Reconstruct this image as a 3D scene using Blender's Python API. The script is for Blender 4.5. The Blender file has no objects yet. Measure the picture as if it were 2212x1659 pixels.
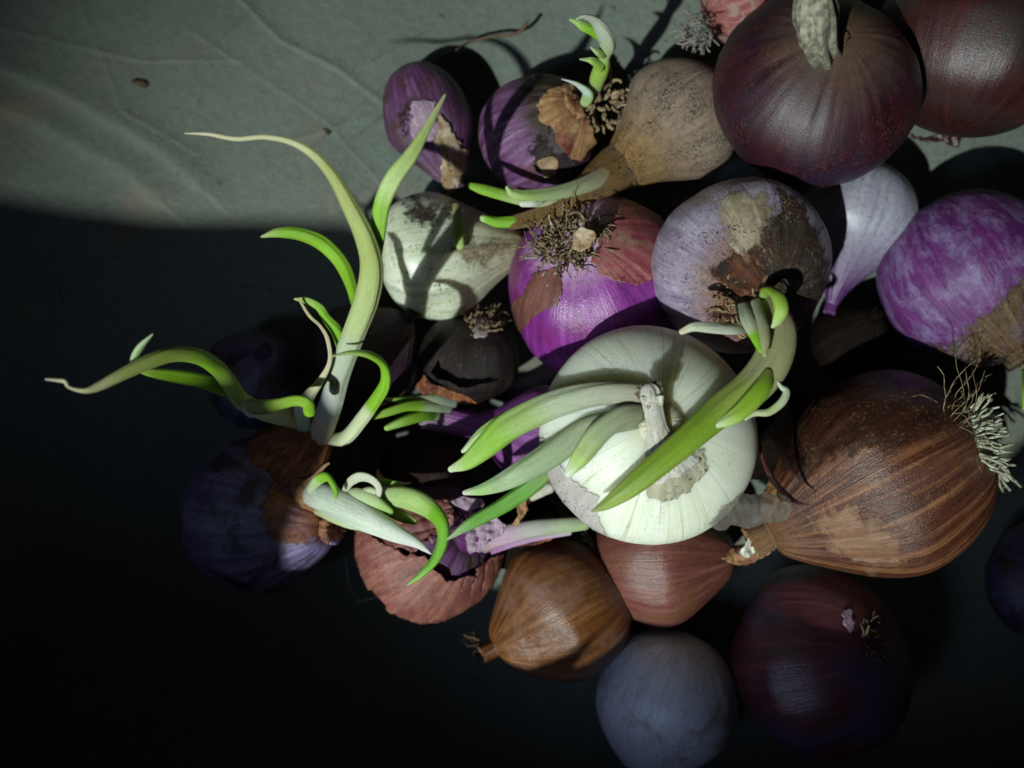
import bpy, math, random
import numpy as np
from mathutils import Vector, Matrix, noise
from mathutils.bvhtree import BVHTree

# ------------------------------------------------------------------ camera, light, exposure
SC = bpy.context.scene
C = SC.collection
CAM_H = 0.36          # camera height above the paper, metres
FPX = 2355.0          # focal length in units of a 2212 x 1659 picture
CX, CY = 1106.0, 829.5

cam_d = bpy.data.cameras.new('camera')
cam_d.sensor_width = 36.0
cam_d.lens = 36.0 * FPX / 2212.0
cam_d.clip_start = 0.01
cam_d.clip_end = 20.0
cam_d.dof.use_dof = True
cam_d.dof.focus_distance = CAM_H - 0.070
cam_d.dof.aperture_fstop = 9.0
cam = bpy.data.objects.new('camera', cam_d)
cam.location = (0, 0, CAM_H)
C.objects.link(cam)
SC.camera = cam

world = bpy.data.worlds.new('World')
SC.world = world
world.use_nodes = True
bg = world.node_tree.nodes['Background']
bg.inputs[0].default_value = (1.0, 0.95, 0.95, 1)
bg.inputs[1].default_value = 0.009

EL, AZ = math.radians(55), math.radians(49)
LAMP_DIR = Vector((-math.cos(AZ) * math.cos(EL), -math.sin(AZ) * math.cos(EL), math.sin(EL)))
AIM = Vector((0.012, -0.002, 0.05))
LAMP = AIM + LAMP_DIR * 4.0

def lamp(name, kind, loc, aim, energy, color):
    d = bpy.data.lights.new(name, kind)
    d.energy = energy
    d.color = color
    o = bpy.data.objects.new(name, d)
    o.location = loc
    o.rotation_euler = (Vector(aim) - Vector(loc)).to_track_quat('-Z', 'Y').to_euler()
    C.objects.link(o)
    return d

key = lamp('key_lamp', 'SPOT', LAMP, AIM, 800.0, (0.90, 1.0, 0.96))
key.shadow_soft_size = 0.03
key.spot_size = math.radians(7.2)
key.spot_blend = 1.0
fill = lamp('window_lamp', 'SPOT', (-0.42, -0.30, 0.70), (-0.005, -0.055, 0.03), 5.6, (0.50, 0.63, 1.0))
fill.shadow_soft_size = 0.12
fill.spot_size = math.radians(29)
fill.spot_blend = 1.0

SC.view_settings.view_transform = 'Standard'
SC.view_settings.look = 'None'
SC.view_settings.exposure = 0.0
SC.view_settings.gamma = 1.0
SC.cycles.use_denoising = True
SC.cycles.max_bounces = 8
SC.cycles.transparent_max_bounces = 12

# ------------------------------------------------------------------ helpers
RNG = random.Random(7)

def P3(x, y, z):
    s = (CAM_H - z) / FPX
    return Vector(((x - CX) * s, -(y - CY) * s, z))

def px2m(r, z):
    return r * (CAM_H - z) / FPX

def lin(c):
    if isinstance(c, str):
        c = [int(c[i:i + 2], 16) / 255 for i in (0, 2, 4)]
        c = [v / 12.92 if v <= 0.04045 else ((v + 0.055) / 1.055) ** 2.4 for v in c]
    return (c[0], c[1], c[2], 1.0)

def crop(ox, oy, k):
    return lambda pts: [(ox + a * k, oy + b * k) for a, b in pts]
K2 = crop(768.0, 0.0, 0.3224)
K3 = crop(1389.0, 0.0, 0.372)
K4 = crop(0.0, 493.7, 0.372)
K5 = crop(658.3, 493.7, 0.372)
K6 = crop(1389.0, 493.7, 0.372)
K7 = crop(603.5, 932.6, 0.372)
K8 = crop(1206.9, 1041.8, 0.372)
Q2 = crop(1152.1, 795.5, 0.248)
Q3 = crop(576.0, 960.0, 0.1984)
Q4 = crop(1042.3, 356.6, 0.248)
Q6 = crop(356.6, 685.8, 0.2604)

def new_mesh(name, verts, faces, mat, smooth=True, attrs=None):
    me = bpy.data.meshes.new(name)
    me.from_pydata([tuple(v) for v in verts], [], faces)
    if smooth:
        me.polygons.foreach_set('use_smooth', [True] * len(me.polygons))
    for an, (typ, data) in (attrs or {}).items():
        a = me.attributes.new(an, typ, 'POINT')
        arr = np.asarray(data, dtype=np.float32).ravel()
        a.data.foreach_set('color' if typ == 'FLOAT_COLOR' else 'vector', arr)
    if mat is not None:
        me.materials.append(mat)
    me.update()
    return me

def link(name, me, parent=None):
    o = bpy.data.objects.new(name, me)
    C.objects.link(o)
    if parent is not None:
        o.parent = parent
    return o

def local(verts, root):
    l = root.location
    return [Vector(v) - l for v in verts]

def tag(o, label, cat=None, group=None, kind=None):
    o['label'] = label
    if cat: o['category'] = cat
    if group: o['group'] = group
    if kind: o['kind'] = kind

# ------------------------------------------------------------------ materials
class NT:
    def __init__(self, name):
        self.m = bpy.data.materials.new(name)
        self.m.use_nodes = True
        self.t = self.m.node_tree
        self.n = self.t.nodes
        self.b = self.n['Principled BSDF']
        self.out = self.n['Material Output']
    def new(self, kind, **kw):
        nd = self.n.new(kind)
        for k, v in kw.items():
            setattr(nd, k, v)
        return nd
    def link(self, a, b):
        self.t.links.new(a, b)
    def attr(self, name):
        return self.new('ShaderNodeAttribute', attribute_name=name).outputs
    def vmul(self, v, s, add=(0, 0, 0)):
        nd = self.new('ShaderNodeVectorMath', operation='MULTIPLY_ADD')
        self.link(v, nd.inputs[0])
        nd.inputs[1].default_value = s
        nd.inputs[2].default_value = add
        return nd.outputs[0]
    def noise(self, v, scale, detail=4, rough=0.55, dist=0.0):
        nd = self.new('ShaderNodeTexNoise')
        if v is not None: self.link(v, nd.inputs['Vector'])
        nd.inputs['Scale'].default_value = scale
        nd.inputs['Detail'].default_value = detail
        nd.inputs['Roughness'].default_value = rough
        nd.inputs['Distortion'].default_value = dist
        return nd.outputs[0]
    def ramp(self, f, stops):
        nd = self.new('ShaderNodeValToRGB')
        cr = nd.color_ramp
        while len(cr.elements) < len(stops): cr.elements.new(0.5)
        for e, (p, c) in zip(cr.elements, stops):
            e.position = p
            e.color = lin(c) if not isinstance(c, (int, float)) else (c, c, c, 1)
        self.link(f, nd.inputs[0])
        return nd.outputs[0]
    def mix(self, f, a, b, mode='MIX'):
        nd = self.new('ShaderNodeMix', data_type='RGBA', blend_type=mode)
        for s, v in ((nd.inputs[0], f), (nd.inputs[6], a), (nd.inputs[7], b)):
            if hasattr(v, 'links'): self.link(v, s)
            elif isinstance(v, (int, float)) : s.default_value = v
            else: s.default_value = lin(v)
        return nd.outputs[2]
    def math(self, op, a, b=0.0, clamp=False):
        nd = self.new('ShaderNodeMath', operation=op, use_clamp=clamp)
        for s, v in ((nd.inputs[0], a), (nd.inputs[1], b)):
            if hasattr(v, 'links'): self.link(v, s)
            else: s.default_value = v
        return nd.outputs[0]
    def bump(self, h, strength, dist):
        nd = self.new('ShaderNodeBump')
        nd.inputs['Strength'].default_value = strength
        nd.inputs['Distance'].default_value = dist
        self.link(h, nd.inputs['Height'])
        return nd.outputs[0]

SEED = [0]
def skin_material(name, dark, main, light, c2=None, c2s=2.2, c2r=(0.5, 0.62), c2d=4, neck=None, neck_r=(0.8, 0.95),
                  root=None, root_r=(0.12, 0.02), specks=0.5, speck_c='1c130c', rough=0.42, coat=0.15, sss=0.05,
                  fiber=0.35, veins=None, bump=0.5, alpha=1.0, trans=0.0, streak=9.0, sss_s=0.0025, st=(0.56, 0.62), gain=1.0, soft=False, c2oc=False, mottle=1.0, spec=0.5, stz=0.32, coat_r=0.36):
    SEED[0] += 1
    sd = SEED[0]
    off = (sd * 3.17, sd * 1.93, sd * 2.41)
    t = NT(name)
    oc = t.attr('oc')[1]
    op = t.attr('op')[1]
    sepn = t.new('ShaderNodeSeparateXYZ'); t.link(oc, sepn.inputs[0])
    tt = sepn.outputs[2]
    A = t.noise(t.vmul(oc, (1, 1, stz), off), streak, 5, 0.6, 0.3)
    B = t.noise(t.vmul(oc, (1, 1, 0.12), off), 55, 5, 0.65, 0.2)
    Cn = t.noise(t.vmul(oc, (1, 1, 1.8), off) if c2oc else t.vmul(op, (1, 1, 1), off), c2s, c2d, 0.68 if c2oc else 0.6, 0.4)
    col = t.ramp(A, [(0.30, dark), (0.5, main), (0.72, light)])
    col = t.mix(t.math('MULTIPLY', t.ramp(B, [(0.40, 0.0), (0.66, 1.0)]), fiber), col, t.mix(1.0, col, (1.6, 1.5, 1.4), 'MULTIPLY'))
    col = t.mix(t.math('MULTIPLY', t.ramp(B, [(0.32, 1.0), (0.46, 0.0)]), fiber), col, t.mix(1.0, col, (0.45, 0.42, 0.4), 'MULTIPLY'))
    if c2 is not None:
        col = t.mix(t.ramp(Cn, [(c2r[0], 0.0), (c2r[1], 1.0)]), col, c2)
    jit = t.math('MULTIPLY_ADD', A, 0.14)
    jit.node.inputs[2].default_value = -0.07
    tj = t.math('ADD', tt, jit)
    if neck is not None:
        col = t.mix(t.ramp(tj, [(neck_r[0], 0.0), (neck_r[1], 1.0)]), col, neck)
    if root is not None:
        col = t.mix(t.ramp(tj, [(root_r[1], 1.0), (root_r[0], 0.0)]), col, root)
    if veins is not None:
        v = t.noise(t.vmul(oc, (1, 1, 0.04), off), 13, 1, 0.4, 0.0)
        vm = t.ramp(v, [(0.485, 0.0), (0.5, 1.0), (0.515, 0.0)])
        col = t.mix(t.math('MULTIPLY', vm, 0.5), col, veins)
    # clustered dirt specks
    s1 = t.noise(t.vmul(op, (1, 1, 1), off), 34, 3, 0.6)
    s2 = t.noise(t.vmul(op, (1, 1, 1), (off[2], off[0], off[1])), 3.1, 3, 0.6)
    sm = t.math('MULTIPLY', t.ramp(s1, [(st[0], 0.0), (st[1], 1.0)]), t.ramp(s2, [(0.42, 0.0), (0.60, 1.0)]))
    col = t.mix(t.math('MULTIPLY', sm, specks), col, speck_c)
    mt = t.noise(t.vmul(op, (1, 1, 1), off), 13, 9, 0.72)
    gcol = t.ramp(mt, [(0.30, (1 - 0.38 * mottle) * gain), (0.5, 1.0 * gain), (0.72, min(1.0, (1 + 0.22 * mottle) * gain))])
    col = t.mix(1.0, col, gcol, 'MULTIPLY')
    t.link(col, t.b.inputs['Base Color'])
    r = t.math('MULTIPLY_ADD', Cn, 0.35)
    r.node.inputs[2].default_value = rough - 0.17
    t.link(r, t.b.inputs['Roughness'])
    t.b.inputs['Coat Weight'].default_value = coat
    t.b.inputs['Coat Roughness'].default_value = coat_r
    if sss > 0:
        t.b.inputs['Subsurface Weight'].default_value = sss
        t.b.inputs['Subsurface Radius'].default_value = (1.0, 0.9, 0.7)
        t.b.inputs['Subsurface Scale'].default_value = sss_s
    fine = t.noise(t.vmul(op, (1, 1, 1), off), 60, 3, 0.6)
    crk = t.math('ABSOLUTE', t.math('SUBTRACT', t.noise(t.vmul(op, (1, 1, 1), off), 9, 5, 0.6, 0.8), 0.5))
    fine = t.math('ADD', fine, t.math('MULTIPLY', crk, 1.6))
    h = t.math('ADD', t.math('MULTIPLY', B, 0.6), t.math('ADD', t.math('MULTIPLY', A, 0.5), t.math('MULTIPLY', fine, 0.35)))
    bn = t.bump(h, bump, 0.0011)
    t.link(bn, t.b.inputs['Normal'])
    t.link(bn, t.b.inputs['Coat Normal'])
    t.b.inputs['Specular IOR Level'].default_value = spec
    if trans > 0 or alpha < 1 or soft:
        tr = t.new('ShaderNodeBsdfTranslucent'); t.link(col, tr.inputs[0])
        mx = t.new('ShaderNodeMixShader'); mx.inputs[0].default_value = trans
        t.link(t.b.outputs[0], mx.inputs[1]); t.link(tr.outputs[0], mx.inputs[2])
        tp = t.new('ShaderNodeBsdfTransparent')
        m2 = t.new('ShaderNodeMixShader'); m2.inputs[0].default_value = 1 - alpha
        if soft:
            ed = t.new('ShaderNodeSeparateXYZ'); t.link(t.attr('ed')[1], ed.inputs[0])
            en = t.math('MULTIPLY', t.math('SUBTRACT', t.noise(t.vmul(op, (1, 1, 1), off), 11, 8, 0.7), 0.5), 2.6)
            ea = t.ramp(t.math('ADD', ed.outputs[0], en), [(0.12, 1.0), (0.75, 1 - alpha)])
            t.link(ea, m2.inputs[0])
        t.link(mx.outputs[0], m2.inputs[1]); t.link(tp.outputs[0], m2.inputs[2])
        t.link(m2.outputs[0], t.out.inputs[0])
    return t.m

def sprout_material():
    t = NT('fresh_sprout')
    col = t.attr('col')[0]
    st = t.attr('oc')[1]
    a = t.noise(t.vmul(st, (1, 1, 0.25)), 8, 4, 0.55)
    b = t.noise(t.vmul(st, (1, 1, 3.0)), 5, 3, 0.6)
    c = t.mix(t.ramp(a, [(0.35, 0.0), (0.7, 0.55)]), col, t.mix(1.0, col, (1.35, 1.3, 1.5), 'MULTIPLY'))
    vn = t.noise(t.vmul(st, (1, 1, 0.10)), 30, 3, 0.6)
    c = t.mix(t.ramp(vn, [(0.40, 0.35), (0.56, 0.0)]), c, t.mix(1.0, c, (0.78, 0.83, 0.68), 'MULTIPLY'))
    c = t.mix(t.ramp(b, [(0.3, 0.45), (0.5, 0.0)]), c, t.mix(1.0, c, (0.66, 0.7, 0.6), 'MULTIPLY'))
    sp = t.noise(t.vmul(st, (1.3, 1.3, 9.0)), 9, 2, 0.5)
    c = t.mix(t.math('MULTIPLY', t.ramp(sp, [(0.70, 0.0), (0.74, 1.0)]), 0.6), c, '2a2412')
    c = t.mix(1.0, c, (0.93, 0.89, 0.86), 'MULTIPLY')
    t.link(c, t.b.inputs['Base Color'])
    t.b.inputs['Roughness'].default_value = 0.44
    t.b.inputs['Specular IOR Level'].default_value = 0.45
    t.b.inputs['Subsurface Weight'].default_value = 0.35
    t.b.inputs['Subsurface Radius'].default_value = (0.7, 1.0, 0.35)
    t.b.inputs['Subsurface Scale'].default_value = 0.003
    t.link(t.bump(t.math('ADD', a, t.math('MULTIPLY', vn, 0.8)), 0.4, 0.0006), t.b.inputs['Normal'])
    return t.m
M_SPROUT = sprout_material()

def fiber_material(name, c1, c2, rough=0.8):
    t = NT(name)
    g = t.new('ShaderNodeNewGeometry')
    n = t.noise(t.vmul(g.outputs['Position'], (1, 1, 1)), 420, 3, 0.6)
    t.link(t.ramp(n, [(0.35, c1), (0.62, c2)]), t.b.inputs['Base Color'])
    t.b.inputs['Roughness'].default_value = rough
    return t.m
M_ROOT_TAN = fiber_material('dry_root_tan', '4a3a2a', '94805f')
M_ROOT_GREY = fiber_material('dry_root_grey', '4c4640', '908a80')
M_ROOT_PALE = fiber_material('fresh_root_pale', '6a6450', 'b4b89e', 0.5)
M_ROOT_DARK = fiber_material('dry_root_dark', '1d1611', '57452f')
M_STUMP = fiber_material('cut_neck_grey', '5f5c4c', 'a09d88')

def paper_material():
    t = NT('worn_kraft_paper')
    g = t.new('ShaderNodeNewGeometry')
    p = g.outputs['Position']
    a = t.noise(t.vmul(p, (1, 1, 1)), 9, 5, 0.6)
    b = t.noise(t.vmul(p, (1, 1, 1)), 340, 4, 0.65)
    f = t.noise(t.vmul(p, (1, 1, 1), (3, 1, 2)), 900, 2, 0.6)
    c = t.ramp(a, [(0.3, '525b53'), (0.55, '616a60'), (0.75, '696c60')])
    c = t.mix(t.ramp(b, [(0.3, 0.6), (0.6, 0.0)]), c, t.mix(1.0, c, (0.72, 0.7, 0.68), 'MULTIPLY'))
    d = t.noise(t.vmul(p, (1, 1, 1), (7, 5, 1)), 210, 3, 0.55)
    c = t.mix(t.math('MULTIPLY', t.ramp(d, [(0.69, 0.0), (0.73, 1.0)]), 0.55), c, '2c2a22')
    s = t.noise(t.vmul(p, (1, 1, 1), (2, 9, 4)), 26, 4, 0.6)
    c = t.mix(t.math('MULTIPLY', t.ramp(s, [(0.56, 0.0), (0.7, 1.0)]), 0.45), c, '7c6353')
    t.link(c, t.b.inputs['Base Color'])
    t.b.inputs['Roughness'].default_value = 0.75
    h = t.math('ADD', t.math('MULTIPLY', b, 0.7), t.math('MULTIPLY', f, 0.3))
    t.link(t.bump(h, 0.8, 0.0009), t.b.inputs['Normal'])
    return t.m
M_PAPER = paper_material()

# ------------------------------------------------------------------ the paper they lie on, and an added wall out of view that shades it
def seg_dist(p, a, b):
    ab = b - a
    u = max(0.0, min(1.0, (p - a).dot(ab) / ab.length_squared))
    return (p - (a + ab * u)).length, ab.x * (p.y - a.y) - ab.y * (p.x - a.x)

def g2(x, y):
    v = P3(x, y, 0.0)
    return Vector((v.x, v.y))
CREASES = []
for pts, amp, w in (([(480, -40), (600, 85), (730, 150), (860, 250)], 0.0016, 0.0028),
                    ([(540, 20), (470, 90), (430, 170), (410, 260)], 0.0008, 0.0022),
                    ([(905, 130), (800, 205), (660, 330)], 0.0009, 0.0030),
                    ([(840, 240), (760, 300), (730, 360), (715, 440)], 0.0014, 0.0035),
                    ([(-200, 70), (120, 200), (330, 320), (420, 400)], 0.0030, 0.0075),
                    ([(-200, 160), (60, 260), (260, 370), (330, 430)], 0.0032, 0.0080),
                    ([(1010, -60), (930, 60), (800, 130)], 0.0007, 0.0022),
                    ([(2060, 420), (2130, 250), (2260, 150)], 0.0010, 0.0030),
                    ([(680, 330), (800, 60), (860, -60)], 0.0007, 0.0022), ([(400, 60), (700, 260), (840, 420)], 0.0007, 0.0022),
                    ([(0, 60), (300, 130), (520, 130)], 0.0008, 0.0024), ([(560, 430), (640, 300), (800, 250), (1000, 60)], 0.0008, 0.0022), ([(150, -40), (260, 240), (420, 330)], 0.0006, 0.0022)):
    q = [g2(*p) for p in pts]
    CREASES.append((q, amp * (0.62 if w < .005 else 0.8), w * (0.42 if w < .005 else 0.85)))

def crease_h(X, Y):
    H = np.zeros_like(X)
    for q, amp, w in CREASES:
        best = np.full(X.shape, 1e9); side = np.zeros_like(X)
        for a, b in zip(q, q[1:]):
            abx, aby = b.x - a.x, b.y - a.y
            u = np.clip(((X - a.x) * abx + (Y - a.y) * aby) / (abx * abx + aby * aby), 0, 1)
            d = np.hypot(X - a.x - u * abx, Y - a.y - u * aby)
            m = d < best
            side = np.where(m, abx * (Y - a.y) - aby * (X - a.x), side)
            best = np.minimum(best, d)
        H += amp * np.exp(-best / w) * (0.6 + 0.7 * np.sign(side) * (1 - np.exp(-best / (0.35 * w))))
    return H

def paper_h(x, y):
    h = noise.noise(Vector((x * 14, y * 14, 1.7))) * 0.0008 + noise.noise(Vector((x * 45, y * 45, 4.2))) * 0.0004
    h += noise.noise(Vector((x * 160, y * 160, 7.2))) * 0.00012
    return h + float(crease_h(np.array([x]), np.array([y]))[0]) - 0.0022

def build_paper():
    xs = np.concatenate([np.linspace(-0.34, -0.185, 24)[:-1], np.linspace(-0.185, 0.185, 560), np.linspace(0.185, 0.34, 24)[1:]])
    ys = np.concatenate([np.linspace(-0.19, 0.02, 120)[:-1], np.linspace(0.02, 0.145, 230), np.linspace(0.145, 0.30, 24)[1:]])
    X, Y = np.meshgrid(xs, ys)
    Z = crease_h(X, Y) - 0.0022
    nx, ny = len(xs), len(ys)
    vs, fs = [], []
    for j in range(ny):
        for i in range(nx):
            x, y = X[j, i], Y[j, i]
            z = Z[j, i] + noise.noise(Vector((x * 14, y * 14, 1.7))) * 0.0008 + noise.noise(Vector((x * 45, y * 45, 4.2))) * 0.0004 + noise.noise(Vector((x * 160, y * 160, 7.2))) * 0.00012
            vs.append((x, y, z))
    for j in range(ny - 1):
        for i in range(nx - 1):
            a = j * nx + i
            fs.append((a, a + 1, a + nx + 1, a + nx))
    o = link('paper_sheet', new_mesh('paper_sheet', vs, fs, M_PAPER))
    tag(o, 'creased grey brown paper sheet under all the onions', kind='structure')
    # added wall below the view; its rim is shaped to set where shade falls
    edge = [((-300, 330), 0), ((0, 402), 0), ((150, 440), 0), ((330, 476), 0), ((420, 484), 0), ((600, 488), 0), ((745, 492), 0),
            ((800, 660), 0.03), ((790, 860), 0.045), ((680, 1010), 0.045), ((640, 1080), 0.044), ((655, 1200), 0.03), ((790, 1290), 0.025), ((950, 1335), 0.015),
            ((1130, 1436), 0.037), ((1200, 1436), 0.039), ((1245, 1400), 0.040), ((1290, 1310), 0.040), ((1320, 1290), 0.036), ((1360, 1322), 0.032), ((1430, 1325), 0.034), ((1520, 1300), 0.025), ((1620, 1250), 0.035), ((1730, 1262), 0.045), ((1850, 1275), 0.045), ((2050, 1262), 0.045), ((2200, 1020), 0.02), ((2350, 830), 0.0), ((2700, 760), 0.0)]
    WY = -0.158
    rim = []
    for (x, y), z in edge:
        p = P3(x, y, z)
        u = (WY - p.y) / (LAMP.y - p.y)
        q = p + (LAMP - p) * u
        rim.append((q.x, q.z))
    rim.sort()
    xs = np.linspace(-0.36, 0.34, 281)
    hs = np.interp(xs, [r[0] for r in rim], [r[1] for r in rim])
    vs, fs = [], []
    NR = 24
    for i, x in enumerate(xs):
        for j in range(NR + 1):
            z = -0.004 + (hs[i] + 0.004) * j / NR
            vs.append((x, WY - 0.004 * math.sin(x * 21 + z * 9) * (z > 0.01) - 0.003 * noise.noise(Vector((x * 12, z * 12, 0))) - 0.003, z))
    for i in range(len(xs) - 1):
        for j in range(NR):
            a = i * (NR + 1) + j
            fs.append((a, a + NR + 1, a + NR + 2, a + 1))
    w = link('shade_wall', new_mesh('shade_wall', vs, fs, M_PAPER))
    sm = w.modifiers.new('thickness', 'SOLIDIFY'); sm.thickness = 0.0012; sm.offset = 0
    tag(w, 'added upright wall out of view, its rim shaped to cast the shade', kind='structure')
build_paper()

# ------------------------------------------------------------------ onions
ONIONS = {}
ALL = []   # (root, bvh)

def profile(a, b, nr, nl, og, flare, n1=34, n2=44, n3=12):
    pts = []
    for i in range(n1):
        ph = (i / n1) * math.pi / 2
        pts.append((max(0.0, math.sin(ph)) ** 0.85, -a * math.cos(ph)))
    for i in range(n2):
        v = i / n2
        z = b * math.sin(v * math.pi / 2)
        s = z / b
        c1 = nr + (1 - nr) * math.sqrt(max(0, 1 - s * s))
        c2 = nr + (1 - nr) * (0.5 + 0.5 * math.cos(math.pi * s))
        pts.append(((1 - og) * c1 + og * c2, z))
    for i in range(n3 + 1):
        s = i / n3
        pts.append((nr * (1 + flare * s), b + nl * s))
    pts.append((nr * (1 + flare) * 0.55, b + nl * 0.97))
    pts.append((0.0, b + nl * 0.93))
    return pts

def onion(key, name, label, x, y, z, r, axis, mat, a=0.9, b=1.0, nr=0.12, nl=0.2, og=0.5, flare=0.1, lump=0.055,
          ridge=0.009, wr=0.03, bend=(0, 0, 0), group='onions heaped on the paper', cat='onion', spin=0.0, NA=112):
    """x, y, r in picture units, z metres; axis points from root to neck."""
    cpos = P3(x, y, z)
    R = px2m(r, z)
    ax = Vector(axis).normalized()
    q = Vector((0, 0, 1)).rotation_difference(ax).to_matrix() @ Matrix.Rotation(spin, 3, 'Z')
    root = bpy.data.objects.new(name, None)
    root.empty_display_size = 0.01
    root.location = (cpos.x, cpos.y, max(0.0, cpos.z - R))
    C.objects.link(root)
    tag(root, label, cat, group)
    sd = (len(ONIONS) + 1) * 7.31
    pr = profile(a, b, nr, nl, og, flare)
    L = [0.0]
    for p0, p1 in zip(pr, pr[1:]):
        L.append(L[-1] + math.hypot(p1[0] - p0[0], p1[1] - p0[1]))
    tot = L[-1]
    vs, oc, op = [], [], []
    bend = Vector(bend)
    for k, (rr, zz) in enumerate(pr):
        t = L[k] / tot
        pole = max(0.0, (zz - 0.45 * b)) / (0.55 * b + nl)
        rootness = max(0.0, (-zz - 0.6 * a)) / (0.4 * a)
        for i in range(NA):
            th = 2 * math.pi * i / NA
            c, s = math.cos(th), math.sin(th)
            n1 = noise.noise(Vector((c * 0.9 * rr + sd, s * 0.9 * rr, zz * 0.9)))
            n2 = noise.noise(Vector((c * 2.6 + sd, s * 2.6, t * 1.2)))
            n3 = noise.noise(Vector((c * 9 + sd, s * 9, t * 0.8)))
            n4 = noise.noise(Vector((c * 22 + sd, s * 22, t * 2.5)))
            f = 1 + lump * n1 * 1.6 + ridge * 2.4 * n2 + ridge * n3 + wr * pole * (n3 * 2.2 + n4 * 1.4) + 0.4 * wr * rootness * n3
            zl = zz
            if k >= len(pr) - 9:
                zl += nl * 0.25 * n3 * (k - (len(pr) - 9)) / 8
            p = Vector((c * rr * f, s * rr * f, zl))
            if zz > 0:
                p += bend * (zz / (b + nl)) ** 2
            vs.append(cpos + (q @ (p * R)))
            oc.append((c, s, t))
            op.append((c * rr, s * rr, zz))
    fs = []
    for k in range(len(pr) - 1):
        for i in range(NA):
            j = (i + 1) % NA
            fs.append((k * NA + i, k * NA + j, (k + 1) * NA + j, (k + 1) * NA + i))
    bulb = link('bulb', new_mesh('bulb', local(vs, root), fs, mat, attrs={'oc': ('FLOAT_VECTOR', oc), 'op': ('FLOAT_VECTOR', op)}), root)
    bv = BVHTree.FromPolygons([tuple(v) for v in vs], fs)
    ONIONS[key] = dict(root=root, bvh=bv, c=cpos, R=R, q=q, ax=ax, seed=sd)
    ALL.append(bv)
    return root

def in_poly(x, y, poly):
    c = False
    j = len(poly) - 1
    for i in range(len(poly)):
        xi, yi = poly[i]; xj, yj = poly[j]
        if (yi > y) != (yj > y) and x < (xj - xi) * (y - yi) / (yj - yi) + xi:
            c = not c
        j = i
    return c

CAMP = Vector((0, 0, CAM_H))
def cast(bv, x, y):
    d = (P3(x, y, 0) - CAMP).normalized()
    return bv.ray_cast(CAMP, d)

def patch_cells(poly, cell, rag, sd):
    xs = [p[0] for p in poly]; ys = [p[1] for p in poly]
    x0, x1, y0, y1 = min(xs) - 8, max(xs) + 8, min(ys) - 8, max(ys) + 8
    nx, ny = int((x1 - x0) / cell) + 1, int((y1 - y0) / cell) + 1
    cells = []
    for j in range(ny):
        for i in range(nx):
            px, py = x0 + (i + .5) * cell, y0 + (j + .5) * cell
            dx = rag * (noise.noise(Vector((px * .03, py * .03, sd))) * 1.2 + noise.noise(Vector((px * .11, py * .11, sd + 3))) * .8)
            dy = rag * (noise.noise(Vector((px * .03, py * .03, sd + 9))) * 1.2 + noise.noise(Vector((px * .11, py * .11, sd + 13))) * .8)
            if in_poly(px + dx, py + dy, poly): cells.append((i, j))
    idx, pts, faces, cnt = {}, [], [], {}
    for (i, j) in cells:
        f = []
        for (a, b) in ((i, j), (i, j + 1), (i + 1, j + 1), (i + 1, j)):
            if (a, b) not in idx:
                idx[(a, b)] = len(pts)
                pts.append([x0 + a * cell, y0 + b * cell])
            f.append(idx[(a, b)])
        faces.append(f)
        for e in zip(f, f[1:] + f[:1]):
            k = tuple(sorted(e)); cnt[k] = cnt.get(k, 0) + 1
    nb = {}
    for (a, b), c in cnt.items():
        if c == 1:
            nb.setdefault(a, []).append(b); nb.setdefault(b, []).append(a)
    for _ in range(3):
        np_ = {v: [sum(pts[u][k] for u in us) / len(us) * .5 + pts[v][k] * .5 for k in (0, 1)] for v, us in nb.items() if len(us) == 2}
        for v, p in np_.items(): pts[v] = p
    # graph distance from the boundary, in cells
    dist = {v: 0 for v in nb}
    adj = {}
    for (a, b) in cnt: adj.setdefault(a, []).append(b); adj.setdefault(b, []).append(a)
    fr = list(nb)
    while fr:
        nx_ = []
        for v in fr:
            for u in adj[v]:
                if u not in dist: dist[u] = dist[v] + 1; nx_.append(u)
        fr = nx_
    return pts, faces, dist

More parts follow.
